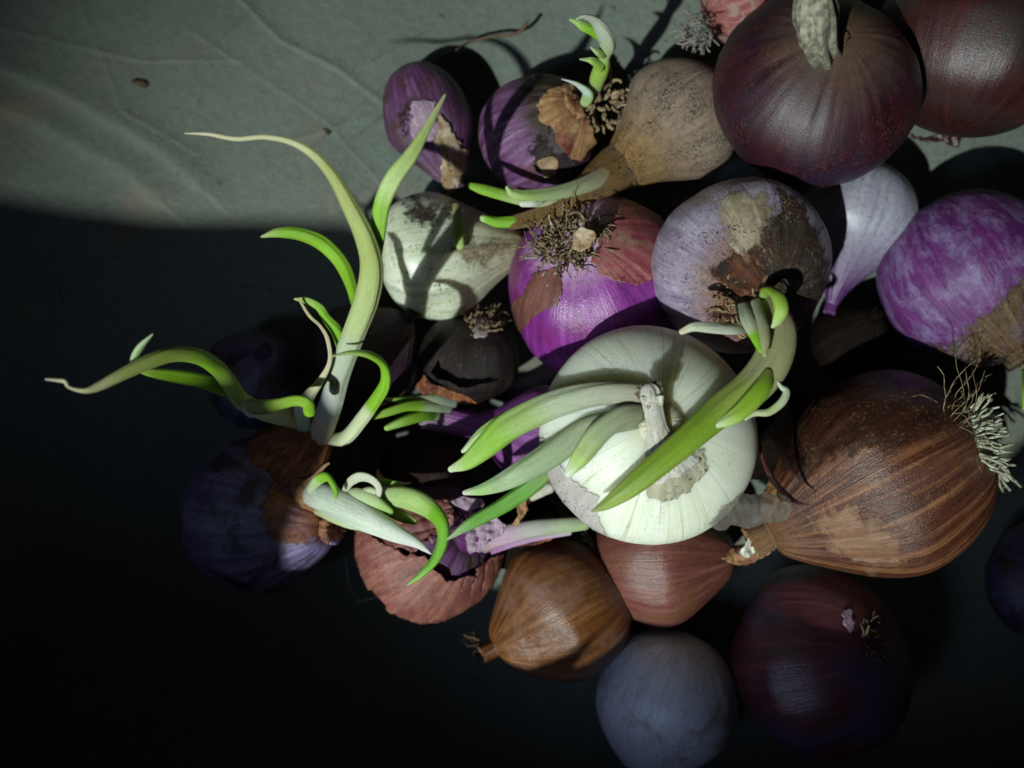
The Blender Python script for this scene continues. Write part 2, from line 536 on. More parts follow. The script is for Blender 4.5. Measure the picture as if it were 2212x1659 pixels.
FL = [0]
def flake(key, poly, mat, off=0.0006, lift=0.0012, rag=7.0, cell=3.0, wrinkle=0.0003, name='skin_flake', label=None, thick=0.0001, hug=0.45):
    """a piece of dry skin lying on a bulb: follows its surface, edges lifting here and there"""
    FL[0] += 1
    sd = FL[0] * 5.3
    on = ONIONS[key]
    off, lift, wrinkle, rag = off * hug, lift * hug, wrinkle * hug, rag * 1.5
    pts, faces, dist = patch_cells(poly, cell, rag, sd)
    vs, oc, op, ok = [], [], [], []
    qi = on['q'].transposed()
    for v, (px, py) in enumerate(pts):
        hit, nrm, _, _ = cast(on['bvh'], px, py)
        if hit is None:
            ok.append(False); vs.append(Vector((0, 0, 0))); oc.append((1, 0, 0)); op.append((0, 0, 0)); continue
        e = math.exp(-dist.get(v, 99) / 3.0)
        nz = noise.noise(Vector((px * .02, py * .02, sd + 2)))
        h = off + lift * e * max(0.0, 0.35 + 1.3 * nz) + wrinkle * noise.noise(Vector((px * .06, py * .06, sd)))
        n2 = (nrm if nrm.z > 0 else -nrm)
        p = hit + n2 * max(h, 0.00018)
        lp = (qi @ (hit - on['c'])) / on['R']
        th = math.atan2(lp.y, lp.x)
        vs.append(p); ok.append(True)
        oc.append((math.cos(th), math.sin(th), min(1, max(0, (lp.z + 0.9) / 2.0))))
        op.append(tuple(lp))
    fs = [f for f in faces if all(ok[i] for i in f)]
    used = sorted({i for f in fs for i in f})
    if not used: return None
    mp = {u: k for k, u in enumerate(used)}
    root = on['root']
    me = new_mesh(name, local([vs[u] for u in used], root), [[mp[i] for i in f] for f in fs], mat,
                  attrs={'oc': ('FLOAT_VECTOR', [oc[u] for u in used]), 'op': ('FLOAT_VECTOR', [op[u] for u in used]), 'ed': ('FLOAT_VECTOR', [(min(1.0, dist.get(u, 12) / 12.0), 0, 0) for u in used])})
    o = link(name, me, root)
    sm = o.modifiers.new('thickness', 'SOLIDIFY'); sm.thickness = thick; sm.offset = 1
    if label: o['label'] = label
    return o

def film(root, poly, zf, mat, name='skin_flake', rag=5.0, cell=3.5, wr=0.0008, label=None):
    """a free piece of dry skin in the air: zf(x, y) gives its height"""
    FL[0] += 1
    sd = FL[0] * 5.3
    pts, faces, dist = patch_cells(poly, cell, rag, sd)
    vs = []
    for (px, py) in pts:
        z = zf(px, py) + wr * (noise.noise(Vector((px * .025, py * .025, sd))) * 1.5 + noise.noise(Vector((px * .08, py * .08, sd))) * .6)
        vs.append(P3(px, py, z))
    oc = [(math.cos(p[0] * .01), math.sin(p[0] * .01), p[1] * .004) for p in pts]
    op = [(p[0] * .006, p[1] * .006, 0) for p in pts]
    me = new_mesh(name, local(vs, root), faces, mat, attrs={'oc': ('FLOAT_VECTOR', oc), 'op': ('FLOAT_VECTOR', op)})
    o = link(name, me, root)
    sm = o.modifiers.new('thickness', 'SOLIDIFY'); sm.thickness = 0.0002
    if label: o['label'] = label
    return o

def catmull(P, n):
    out = []
    Q = [2 * P[0] - P[1]] + list(P) + [2 * P[-1] - P[-2]]
    for i in range(1, len(Q) - 2):
        p0, p1, p2, p3 = Q[i - 1], Q[i], Q[i + 1], Q[i + 2]
        for k in range(n):
            t = k / n
            out.append(0.5 * ((2 * p1) + (-p0 + p2) * t + (2 * p0 - 5 * p1 + 4 * p2 - p3) * t * t + (-p0 + 3 * p1 - 3 * p2 + p3) * t ** 3))
    out.append(np.array(P[-1], dtype=float))
    return out

def tube_mesh(name, path, mat, cols=None, ring=18, sub=8, flat=1.0, groove=0.0, cap=True, rag=0.0, sd=0.0, start_cap=False, open_end=False):
    """path: [(Vector, radius)]; rings carried along the path; colour keys along the length"""
    A = [np.array((p.x, p.y, p.z, r)) for p, r in path]
    S = catmull(A, sub)
    pos = [Vector(s[:3]) for s in S]
    rad = [max(s[3], 1e-5) for s in S]
    if cap and rad[-1] > 0.0003:
        d = (pos[-1] - pos[-2]).normalized()
        r = rad[-1]; p = pos[-1]
        for k in range(1, 5):
            an = k / 4 * math.pi / 2
            pos.append(p + d * r * 1.15 * math.sin(an)); rad.append(max(r * math.cos(an), 1e-5))
    if start_cap:
        d = (pos[0] - pos[1]).normalized()
        r = rad[0]; p = pos[0]
        for k in range(1, 5):
            an = k / 4 * math.pi / 2
            pos.insert(0, p + d * r * 0.9 * math.sin(an)); rad.insert(0, max(r * math.cos(an), 1e-5))
    T = []
    for i in range(len(pos)):
        t = pos[min(i + 1, len(pos) - 1)] - pos[max(i - 1, 0)]
        T.append(t.normalized() if t.length > 1e-9 else (T[-1] if T else Vector((0, 0, 1))))
    n = T[0].orthogonal().normalized()
    # start with the normal that lies most nearly towards the viewer
    up = Vector((0, 0, 1)); n = (up - T[0] * up.dot(T[0])); n = n.normalized() if n.length > .1 else T[0].orthogonal().normalized()
    L = [0.0]
    for p, q in zip(pos, pos[1:]): L.append(L[-1] + (q - p).length)
    tot = max(L[-1], 1e-6)
    vs, oc, cl = [], [], []
    for i in range(len(pos)):
        n = (n - T[i] * n.dot(T[i]))
        n = n.normalized() if n.length > 1e-6 else T[i].orthogonal().normalized()
        b = T[i].cross(n)
        u = L[i] / tot
        for k in range(ring):
            th = 2 * math.pi * k / ring
            f = 1 + 0.05 * noise.noise(Vector((math.cos(th) * 1.5 + sd, math.sin(th) * 1.5, u * 6)))
            f += groove * math.cos(th * 7 + sd)
            if cols and not rag: f -= 0.16 * math.exp(-((th - 0.9 - 0.5 * math.sin(sd + u * 2.5)) / 0.28) ** 2) * min(1, u * 5)
            if rag: f += rag * (noise.noise(Vector((math.cos(th) * 3.4 + sd, math.sin(th) * 3.4, u * 1.6))) + 0.5 * noise.noise(Vector((math.cos(th) * 8 + sd, math.sin(th) * 8, u * 3.5))))
            r = rad[i] * f
            vs.append(pos[i] + n * (math.cos(th) * r * flat) + b * (math.sin(th) * r))
            oc.append((math.cos(th) + sd, math.sin(th), L[i] * 60))
            if cols: cl.append(key_col(cols, u))
    fs = []
    for i in range(len(pos) - 1):
        for k in range(ring):
            j = (k + 1) % ring
            fs.append((i * ring + k, i * ring + j, (i + 1) * ring + j, (i + 1) * ring + k))
    fs.append(tuple(range(ring))[::-1])
    if not open_end: fs.append(tuple((len(pos) - 1) * ring + k for k in range(ring)))
    return vs, fs, oc, cl

def key_col(keys, u):
    if u <= keys[0][0]: return lin(keys[0][1])
    for (a, c), (b, d) in zip(keys, keys[1:]):
        if u <= b:
            f = (u - a) / max(b - a, 1e-6); f = f * f * (3 - 2 * f)
            p, q = lin(c), lin(d)
            return tuple(p[i] * (1 - f) + q[i] * f for i in range(4))
    return lin(keys[-1][1])

SP = [0]
def sprout(key, pts, cols, flat=0.66, name='sprout', mat=None, groove=0.0, label=None, rag=0.0, ring=28, start_cap=False, parent=None):
    """pts: (x, y, z, r) in picture units and metres"""
    SP[0] += 1
    on = ONIONS[key]
    path = [(P3(x, y, z), px2m(r * (0.95 if mat is None else 1), z)) for x, y, z, r in pts]
    vs, fs, oc, cl = tube_mesh(name, path, None, cols, flat=flat, groove=groove, sd=SP[0] * 2.7, rag=rag, ring=ring, start_cap=start_cap)
    op = [tuple(v * 40) for v in vs]
    me = new_mesh(name, local(vs, on['root']), fs, mat or M_SPROUT,
                  attrs={'oc': ('FLOAT_VECTOR', oc), 'col': ('FLOAT_COLOR', cl), 'op': ('FLOAT_VECTOR', op)})
    o = link(name, me, on['root'] if parent is None else parent)
    if label: o['label'] = label
    return o

def roots(key, x, y, direction, n, length, spread, mat, thick=0.00035, curl=1.0, base_r=0.004, name='roots', seed=1, z=None, flatr=1.0):
    """a tuft of fine roots: too small and tangled to pick apart"""
    on = ONIONS[key]
    rg = random.Random(seed)
    if z is None:
        hit, nrm, _, _ = cast(on['bvh'], x, y)
        base = hit if hit is not None else P3(x, y, on['c'].z)
    else:
        base = P3(x, y, z)
    D = Vector(direction).normalized()
    V, Fc = [], []
    for i in range(n):
        u = D.orthogonal().normalized(); w = D.cross(u)
        an = rg.uniform(0, 6.283); rr = base_r * math.sqrt(rg.random())
        p = base + u * (math.cos(an) * rr) + w * (math.sin(an) * rr) - D * 0.001
        d = (D + (u * math.cos(an) + w * math.sin(an)) * spread * rg.uniform(.1, 1)).normalized()
        ln = length * rg.uniform(.45, 1.15)
        path = []
        nn = 6
        th = thick * rg.uniform(.6, 1.3)
        for k in range(nn):
            path.append((p.copy(), th * (1 - 0.5 * k / nn)))
            d = (d + Vector((rg.gauss(0, 1), rg.gauss(0, 1), rg.gauss(0, .7))) * 0.28 * curl).normalized()
            p = p + d * (ln / nn)
            if p.z < 0.001: p.z = 0.001
        vs, fs, _, _ = tube_mesh('r', path, None, None, ring=5, sub=2, cap=False)
        o = len(V)
        V += vs; Fc += [tuple(a + o for a in f) for f in fs]
    ob = link(name, new_mesh(name, local(V, on['root']), Fc, mat), on['root'])
    ob['kind'] = 'stuff'
    return ob

# ------------------------------------------------------------------ skins
S = skin_material
M_white = S('white_onion_skin', 'dbe0c8', 'e2e6d0', 'e8ebdc', neck='c9b98f', neck_r=(0.86, 0.98), specks=0.2, rough=0.48, coat=0.10, sss=0.8, sss_s=0.009, fiber=0.10, veins='a79a63', bump=0.12, mottle=0.2)
M_whiteskin = S('white_dry_skin', 'bdb3ae', 'd0c8c2', 'dcd8d2', specks=0.6, rough=0.45, coat=0.1, sss=0.0, fiber=0.15, bump=0.2, trans=0.25, alpha=0.85, mottle=0.4)
M_greyfilm = S('grey_papery_film', '8e8478', '9a9288', 'a49c92', c2='7a5c3c', c2s=1.6, c2r=(0.6, 0.78), specks=0.3, rough=0.4, coat=0.15, sss=0.0, fiber=0.05, bump=0.03, trans=0.4, alpha=0.42, mottle=0.4)
M_specked = S('specked_papery_film', 'b4ab92', 'c8c2a8', 'd4d0bc', c2='a8987a', c2s=3, c2r=(0.55, 0.75), specks=1.0, rough=0.45, coat=0.1, sss=0.0, fiber=0.2, bump=0.2, trans=0.25, alpha=0.62)
M_silver = S('silvery_dry_neck', 'a8a494', 'd0cfc2', 'e6e6de', c2='a9895a', c2s=2.0, c2r=(0.55, 0.75), specks=0.2, rough=0.35, coat=0.3, sss=0.0, fiber=0.7, bump=0.7)
M_darkred = S('dark_red_skin', '240a14', '360f1a', '46161f', c2='2a1830', c2s=1.5, c2r=(0.46, 0.66), neck='6a5440', neck_r=(0.72, 0.97), specks=0.35, speck_c='7a5a48', rough=0.5, coat=0.10, fiber=0.25, bump=0.22, gain=0.75)
M_redright = S('red_brown_skin', '260e0e', '361616', '4a2220', c2='2e221e', c2s=1.5, c2r=(0.46, 0.62), specks=0.3, rough=0.40, coat=0.2, fiber=0.45, bump=0.28)
M_redtop = S('dusty_red_skin', '6a3236', '8e4c4c', 'b07a70', c2='9a7a6c', c2s=3, specks=0.5, rough=0.5, fiber=0.3)
M_tan = S('tan_dry_skin', '75604c', '948070', 'ac9a86', c2='8e7a68', c2s=3.0, c2r=(0.42, 0.66), c2d=10, neck='94703e', neck_r=(0.55, 0.8), specks=1.0, st=(0.525, 0.575), speck_c='1c1610', rough=0.6, coat=0.0, sss=0.0, fiber=0.25, bump=0.8, gain=0.78)
M_smallpurple = S('dull_purple_skin', '3b2338', '6b3f6c', '93689a', c2='5a3a34', c2s=2.2, c2r=(0.5, 0.66), specks=0.9, rough=0.42, coat=0.2, fiber=0.5, bump=0.5, gain=0.7)
M_purplepeel = S('purple_skin', '4a2544', '7a4a7e', 'a583ae', c2='6b3a40', c2s=2.0, c2r=(0.52, 0.68), specks=0.7, rough=0.36, coat=0.35, fiber=0.6, bump=0.6, neck='3b2a1e', neck_r=(0.6, 0.7), gain=0.75)
M_garlic = S('bare_white_scale', 'c0c8a8', 'd8deC2', 'e6ead6', c2='a8a686', c2s=2.2, c2r=(0.58, 0.76), neck='8a7c56', neck_r=(0.55, 0.9), specks=1.0, speck_c='4a3a20', rough=0.30, coat=0.5, sss=0.5, sss_s=.006, fiber=0.12, bump=0.2, mottle=0.35)
M_magenta = S('vivid_magenta_skin', '64206c', '7e2a84', '9a4c9e', c2='701450', c2s=1.5, c2r=(0.5, 0.7), root='c9a9c4', root_r=(0.20, 0.08), specks=0.5, speck_c='3a0a3a', rough=0.34, coat=0.4, sss=0.08, fiber=0.3, bump=0.3, gain=0.95)
M_pinkskin = S('pink_red_dry_skin', '7c3440', 'a3505a', 'c08078', c2='b48a78', c2s=2.0, c2r=(0.52, 0.7), specks=0.7, rough=0.4, coat=0.25, sss=0.0, fiber=0.5, bump=0.4, trans=0.1, gain=0.75)
M_brownfilm = S('brown_pink_dry_skin', '5e342e', '754a42', '8c6258', specks=0.2, rough=0.35, coat=0.3, sss=0.0, fiber=0.5, bump=0.3, trans=0.1, alpha=0.86)
M_whitepurple = S('pale_lilac_skin', '9a88a4', 'b7aac0', 'd8cede', c2='b3a79c', c2s=2.4, c2r=(0.54, 0.7), neck='8a5a34', neck_r=(0.62, 0.78), specks=0.9, speck_c='2a2018', rough=0.40, coat=0.2, sss=0.08, fiber=0.35, bump=0.5, gain=0.62)
M_dirtshade = S('dirt_and_shade_skin', '1e1812', '362a1f', '53412e', c2='4a2a18', c2s=2.5, c2r=(0.5, 0.7), specks=1.0, speck_c='8a7a66', rough=0.6, coat=0.0, sss=0.0, fiber=0.4, bump=0.9, soft=True)
M_tanstreak = S('tan_streaked_skin', '8a7c66', 'a2967e', 'b8ae9a', c2='7a6444', c2s=2.6, c2r=(0.5, 0.7), specks=1.0, speck_c='1d1a10', rough=0.5, coat=0.05, sss=0.0, fiber=0.45, bump=0.5, alpha=0.9, soft=True)
M_orange = S('orange_brown_dry_skin', '5c2c12', '8f5426', 'b98450', c2='5a2414', c2s=2.8, c2r=(0.5, 0.66), specks=0.7, rough=0.42, coat=0.2, sss=0.0, fiber=0.6, bump=0.7, trans=0.15)
M_orangetan = S('straw_dry_skin', '8a5636', 'b98c5c', 'd0ad7c', c2='8c4638', c2s=1.8, c2r=(0.5, 0.68), specks=0.6, rough=0.5, coat=0.1, sss=0.0, fiber=0.7, bump=0.7, trans=0.15, gain=0.8)
M_blackpatch = S('blackened_scale', '120d0d', '241a1a', '3a2a28', specks=0.6, speck_c='6a5a48', rough=0.6, coat=0.0, sss=0.0, bump=0.8, soft=True)
M_palelilac = S('dry_lilac_skin', '8a7080', 'a88ea4', 'c8b4c0', specks=0.9, rough=0.45, coat=0.15, sss=0.0, fiber=0.7, bump=0.7, gain=0.8)
M_tanflap = S('tan_papery_flap', '6a5038', '9a7e5c', 'b89c78', c2='c3b094', c2s=3, specks=0.9, rough=0.5, sss=0.0, fiber=0.5, bump=0.6, trans=0.1)
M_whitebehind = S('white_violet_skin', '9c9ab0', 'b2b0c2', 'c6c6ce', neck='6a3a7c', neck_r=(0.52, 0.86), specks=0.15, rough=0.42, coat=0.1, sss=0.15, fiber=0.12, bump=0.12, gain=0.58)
M_magentaright = S('magenta_bloomed_skin', '4e1a58', '602668', '763c7e', c2='8c7ea6', c2s=6.0, c2r=(0.46, 0.72), c2d=15, neck='6a4a30', neck_r=(0.66, 0.84), specks=0.5, speck_c='4a0a3a', rough=0.55, coat=0.05, sss=0.05, fiber=0.3, bump=0.4, gain=0.85, c2oc=True)
M_copper = S('copper_brown_skin', '2e160d', '5e3320', '9a6a46', c2='55302c', c2s=1.3, c2r=(0.48, 0.7), specks=0.22, speck_c='a08a60', rough=0.36, coat=0.5, fiber=0.4, bump=0.6, neck='8a6238', neck_r=(0.75, 0.95), gain=0.85, streak=14.0, stz=0.16)
M_coppers = S('pinkish_copper_skin', '5c332c', '6e4038', '86584a', c2='70482e', c2s=1.8, c2r=(0.5, 0.7), specks=0.5, rough=0.34, coat=0.5, fiber=0.4, bump=0.35)
M_copperfront = S('golden_copper_skin', '56300f', '744824', '946640', c2='8c6a58', c2s=1.4, c2r=(0.52, 0.72), specks=0.3, rough=0.36, coat=0.4, fiber=0.5, bump=0.35, gain=0.85)
M_redshell = S('dull_pink_shell', '6a3c36', '8a554a', 'a27660', c2='744040', c2s=1.6, c2r=(0.48, 0.64), specks=0.4, rough=0.46, coat=0.15, sss=0.0, fiber=0.45, bump=0.5)
M_redinner = S('deep_purple_inside', '2a1028', '4a1a50', '5c2a58', c2='2e2220', c2s=2.2, c2r=(0.5, 0.62), specks=0.8, speck_c='7a6a5a', rough=0.5, sss=0.0)
M_darkleft = S('dusky_violet_skin', '5c5070', '786e98', '968cb2', c2='38323c', c2s=2.4, c2r=(0.48, 0.6), c2d=8, specks=1.0, rough=0.40, coat=0.8, fiber=0.3, bump=0.4)
M_bluewhite = S('grey_white_skin', 'bcc2d0', 'ccd2e0', 'd8dee8', c2='927e66', c2s=1.2, c2r=(0.56, 0.7), specks=0.5, rough=0.38, coat=0.6, sss=0.1, fiber=0.2, bump=0.2, mottle=0.5)
M_darkbottom = S('dark_maroon_skin', '3a1a22', '562832', '703a42', c2='4a3c56', c2s=1.3, c2r=(0.5, 0.66), specks=0.4, rough=0.36, coat=0.7, fiber=0.3, bump=0.3, root='7a7468', root_r=(0.12, 0.04))
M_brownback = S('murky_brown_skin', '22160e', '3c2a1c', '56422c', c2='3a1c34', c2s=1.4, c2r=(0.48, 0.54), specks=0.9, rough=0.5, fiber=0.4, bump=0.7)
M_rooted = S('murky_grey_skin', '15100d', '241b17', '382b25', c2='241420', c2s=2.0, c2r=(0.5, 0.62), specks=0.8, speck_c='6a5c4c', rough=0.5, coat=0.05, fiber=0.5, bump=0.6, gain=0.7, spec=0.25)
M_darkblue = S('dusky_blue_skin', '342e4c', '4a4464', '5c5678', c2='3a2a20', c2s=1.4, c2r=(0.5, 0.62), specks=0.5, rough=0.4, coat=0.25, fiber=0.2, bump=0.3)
M_purpleneck = S('bright_violet_skin', '5a2a62', '7e3e86', 'a070a4', neck='9a8a86', neck_r=(0.80, 0.99), specks=0.4, rough=0.38, coat=0.25, fiber=0.5, bump=0.5)
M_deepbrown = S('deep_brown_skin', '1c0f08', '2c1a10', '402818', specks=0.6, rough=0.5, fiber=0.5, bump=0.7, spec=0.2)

M_gapshade = S('gap_shade_black', '0c0806', '140e0a', '1e1610', specks=0.3, rough=0.6, coat=0.0, sss=0.0, spec=0.05)  # near black, so the added bulbs read as shade
M_coppershade = S('copper_shade_patch', '2a1610', '3c2016', '502c1e', c2='44302a', c2s=2.2, specks=0.5, speck_c='8a7a50', rough=0.4, coat=0.25, sss=0.0, fiber=0.45, bump=0.4, soft=True, alpha=0.7)
M_coppersheen = S('copper_sheen_patch', '8a6248', 'a47e60', 'bc9a80', specks=0.2, rough=0.32, coat=0.4, sss=0.0, fiber=0.7, bump=0.5, soft=True, alpha=0.4)
M_dullbrown = S('dull_brown_skin', '3a2a1c', '5a4530', '7c6448', c2='6a5a58', c2s=2.4, specks=0.5, rough=0.5, coat=0.1, sss=0.0, fiber=0.7, bump=0.6, soft=True)
M_warmcopper = S('warm_copper_skin', '5c3018', '84502e', 'a4744c', c2='6a3a3c', c2s=2.0, specks=0.4, rough=0.38, coat=0.3, sss=0.0, fiber=0.6, bump=0.5, soft=True)
M_rust = S('rusty_dry_skin', '34190b', '552c16', '7c4c2a', c2='2a1a12', c2s=3.4, c2r=(0.46, 0.6), c2d=8, specks=0.9, rough=0.5, coat=0.1, sss=0.0, fiber=0.6, bump=0.8, soft=True)
M_frontsheen = S('front_copper_sheen', '74503a', '8e6a54', 'a88876', c2='a0806e', c2s=2.6, specks=0.4, rough=0.4, coat=0.25, sss=0.0, fiber=0.6, bump=0.4, alpha=0.85, soft=True)

# ------------------------------------------------------------------ the heap, lowest first
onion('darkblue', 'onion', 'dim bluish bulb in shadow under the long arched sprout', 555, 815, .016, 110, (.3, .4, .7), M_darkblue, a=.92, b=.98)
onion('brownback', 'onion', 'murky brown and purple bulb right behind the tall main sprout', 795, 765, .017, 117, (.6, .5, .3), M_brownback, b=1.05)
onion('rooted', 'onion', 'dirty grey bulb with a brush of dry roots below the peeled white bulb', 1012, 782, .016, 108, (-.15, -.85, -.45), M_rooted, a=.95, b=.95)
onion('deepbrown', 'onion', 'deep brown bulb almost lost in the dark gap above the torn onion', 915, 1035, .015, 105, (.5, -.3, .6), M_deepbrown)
onion('smallpurple', 'shallot', 'narrow purple shallot with a blackened patch, farthest up the left of the heap', 928, 265, .0155, 93, (.36, -.93, .12), M_smallpurple, a=1.45, b=1.45, nr=.2, nl=.25, og=.55, lump=.05, wr=.05, cat='shallot')
onion('garlic', 'onion', 'peeled white bulb with brown torn edges below the narrow shallot', 935, 556, .021, 134, (.95, .12, .05), M_garlic, a=.86, b=1.5, nr=.12, nl=.12, og=.55, lump=.14, ridge=.018)
onion('purplepeel', 'onion', 'streaked purple onion with straw peel and a hooked green sprout on top', 1165, 290, .019, 130, (.62, .36, .70), M_purplepeel, a=.92, b=.95, nr=.3, nl=.05, og=.3, ridge=.010)
onion('redtop', 'onion', 'dusty red onion with a grey root tuft cut by the top edge', 1600, 0, .016, 92, (.9, .4, -.1), M_redtop)
onion('redright', 'onion', 'glossy red brown onion with curling skin in the top right corner', 2105, 85, .029, 208, (.25, .95, .1), M_redright, a=.98, b=1.0)
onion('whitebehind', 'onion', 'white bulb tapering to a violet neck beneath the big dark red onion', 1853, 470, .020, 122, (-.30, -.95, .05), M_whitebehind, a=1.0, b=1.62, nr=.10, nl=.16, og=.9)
onion('magentaright', 'onion', 'magenta onion with chalky bloom at the right edge', 2095, 600, .0285, 190, (.42, -.85, .30), M_magentaright, a=.95, b=1.0, nr=.2, nl=.12, og=.25, lump=.05)
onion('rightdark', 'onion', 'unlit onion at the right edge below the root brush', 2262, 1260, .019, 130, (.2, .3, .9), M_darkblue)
onion('brownbig', 'onion', 'largest copper brown onion with a brush of pale roots', 1893, 1036, .040, 230, (-.88, -.46, -.05), M_copper, a=1.02, b=1.12, nr=.14, nl=.2, og=.55, ridge=.008, bend=(0, -.0, 0))
onion('coppers', 'onion', 'pinkish copper onion tucked under the white onion', 1425, 1205, .020, 145, (.98, .05, .1), M_coppers, a=.98, b=1.08, nr=.14, nl=.2, og=.38)
onion('copperfront', 'onion', 'golden copper onion with its pointed neck towards the dark lower left', 1205, 1328, .022, 156, (-.86, -.42, .2), M_copperfront, a=.98, b=.98, nr=.12, nl=.20, og=.42)
onion('redopen', 'onion', 'torn pink skinned onion split open over deep purple flesh', 932, 1178, .022, 152, (.50, .35, .60), M_redinner, a=.92, b=.85, nr=.3, nl=.08, og=.2, ridge=.012)
onion('darkleft', 'onion', 'dusky violet onion sending up the tallest bundle of green sprouts', 568, 1115, .024, 172, (.80, -.06, .40), M_darkleft, a=.95, b=1.0, nr=.2, nl=.12, og=.45)
onion('bluewhite', 'onion', 'smooth grey white onion in shadow at the bottom edge', 1437, 1520, .021, 155, (-.25, -.95, -.15), M_bluewhite, a=1.0, b=1.05, nr=.1, nl=.1, og=.3)
onion('darkbottom', 'onion', 'dark maroon onion in shadow beside the grey white one', 1762, 1435, .027, 205, (-.70, -.25, -.55), M_darkbottom, a=.93, b=1.0)
onion('gap', 'onion', 'added near black bulb standing for the shade below the violet neck', 1845, 735, .012, 92, (.2, .5, .8), M_gapshade)  # added bulb; its black stands in for the shade of the gap
onion('undershoot', 'onion', 'added black bulb standing for the shade under the pale shoots of the torn onion', 1115, 1130, .013, 98, (-.2, .5, .8), M_gapshade)  # added to cover lit paper; the black colour stands for shade
onion('underwhite', 'onion', 'added dark onion blocking light low between the white and the brown onion', 1655, 930, .023, 112, (.3, -.3, .8), M_gapshade)  # added low down to block light, coloured black as shade
onion('purplesprout', 'onion', 'slim violet onion under the white one with three green tips', 1165, 950, .018, 118, (-.97, .22, .08), M_purpleneck, a=.95, b=1.15, nr=.23, nl=.95, og=.8, wr=.05)
onion('magenta', 'onion', 'vivid magenta onion with a tangled root tuft facing up', 1297, 625, .027, 203, (.28, -.50, -.82), M_magenta, a=.93, b=1.0)
onion('tan', 'onion', 'tan speckled onion whose long neck splits into pale green shoots', 1462, 268, .024, 132, (-.74, -.62, .05), M_tan, a=1.0, b=1.15, nr=.36, nl=.08, og=.7)
onion('whitepurple', 'onion', 'pale lilac onion with dirty brown neck and a long drooping sprout', 1602, 578, .053, 190, (.16, -.42, .89), M_whitepurple, a=.92, b=.88, nr=.16, nl=.06, og=.25, ridge=.010)
onion('darkred', 'onion', 'big dark red onion with a cut grey neck stump', 1762, 188, .048, 222, (.03, .36, .93), M_darkred, a=.80, b=.76, nr=.08, nl=.0, og=.12, lump=.02)
onion('white', 'onion', 'large glossy white onion on top of the heap', 1400, 937, .070, 237, (.04, .20, .97), M_white, a=.98, b=.60, nr=.17, nl=.05, og=.18, lump=.02, ridge=.002, wr=.008, NA=144)

# ------------------------------------------------------------------ dry skins, roots and necks
# white onion
flake('white', Q2([(40, 560), (330, 960), (560, 1130), (540, 1270), (620, 1380), (690, 1510), (520, 1480), (280, 1300), (100, 1040), (20, 880)]), M_whiteskin, rag=4, lift=.0006)
flake('white', Q2([(990, 1010), (1110, 930), (1300, 800), (1480, 690), (1510, 780), (1450, 950), (1400, 1010), (1290, 1110), (1200, 1145), (1000, 1150)]), M_specked, rag=6, off=.0008, lift=.0010)
wz = ONIONS['white']
film(wz['root'], Q2([(1390, 1060), (1640, 1010), (1750, 1080), (1850, 1090), (2000, 1090), (2230, 1130), (2260, 1250), (2180, 1340), (2000, 1360), (1880, 1390), (1740, 1370), (1640, 1415), (1560, 1380), (1430, 1240)]),
     lambda x, y: 0.084 - 0.000055 * (x - 1490) - 0.00006 * abs(y - 1090), M_greyfilm, wr=.0006, label='grey papery skin peeling off towards the brown onion')
sprout('white', [(1440, 1000, .0850, 76), (1430, 966, .0880, 40), (1421, 930, .0902, 23), (1413, 895, .0920, 20), (1408, 868, .0932, 21), (1405, 852, .0938, 22)], [(0, 'd0d0c0'), (1, 'b8a070')], mat=M_silver, name='dry_neck', rag=.22, groove=.04, ring=40, flat=.75)
roots('white', 1405, 848, (-.1, .3, 1), 60, .0022, 1.2, M_ROOT_TAN, thick=.0003, base_r=.0030, name='neck_fibres', seed=5, z=.0938)
film(wz['root'], Q2([(920, 250), (1140, 240), (1130, 330), (1060, 290), (1020, 330), (960, 300)]), lambda x, y: .0946 + .00002 * (890 - y), M_silver, rag=2, cell=2.5)

# magenta onion
flake('magenta', Q4([(480, 920), (700, 890), (700, 1050), (680, 1200), (530, 1270), (440, 1310), (330, 1480), (260, 1590), (205, 1400), (225, 1270), (350, 1130), (430, 950)]), M_brownfilm, rag=4, off=.0004, lift=.0005)
flake('magenta', Q4([(1230, 300), (1120, 500), (1000, 690), (940, 830), (1000, 930), (1100, 1005), (1200, 1020), (1340, 1050), (1440, 1010), (1500, 900), (1530, 740), (1640, 540), (1800, 420), (1880, 320), (1700, 240), (1450, 220)]), M_pinkskin, rag=4, off=.0008, lift=.0012)
roots('magenta', 1228, 520, (-.25, .5, .75), 210, .011, 1.4, M_ROOT_TAN, thick=.00030, curl=1.8, base_r=.0085, seed=11)
roots('magenta', 1210, 545, (-.3, .1, .8), 26, .005, .9, M_ROOT_PALE, thick=.00042, curl=.5, base_r=.0085, seed=12, name='fresh_roots')
film(ONIONS['magenta']['root'], Q4([(790, 590), (850, 540), (960, 560), (1005, 610), (940, 700), (860, 760), (770, 740), (800, 660)]), lambda x, y: .0600 + .00005 * (x - 1260), M_tanflap, rag=3, cell=2.5, wr=.0016)

# pale lilac onion
flake('whitepurple', K3([(390, 1170), (520, 1085), (680, 1080), (770, 1130), (760, 1300), (720, 1420), (600, 1520), (500, 1500), (440, 1330)]), M_tanstreak, rag=6, off=.0003, lift=.0003)
flake('whitepurple', K6([(760, -250), (900, -180), (1030, -20), (1090, 200), (1070, 400), (980, 590), (900, 690), (860, 520), (760, 330), (640, 240), (600, 130), (680, 20), (740, -100)]), M_dirtshade, rag=9, off=.0006, lift=.0008)  # dirt, with the shading of the right half put into its colour
flake('whitepurple', K6([(420, 190), (560, 120), (720, 130), (760, 260), (730, 340), (640, 420), (540, 430), (440, 380), (400, 270)]), M_rust, rag=12, off=.0005, lift=.0008, wrinkle=.0004)
flake('whitepurple', K6([(340, 480), (450, 440), (540, 500), (560, 560), (470, 560), (350, 530)]), M_rust, rag=5, off=.0012, lift=.0020)
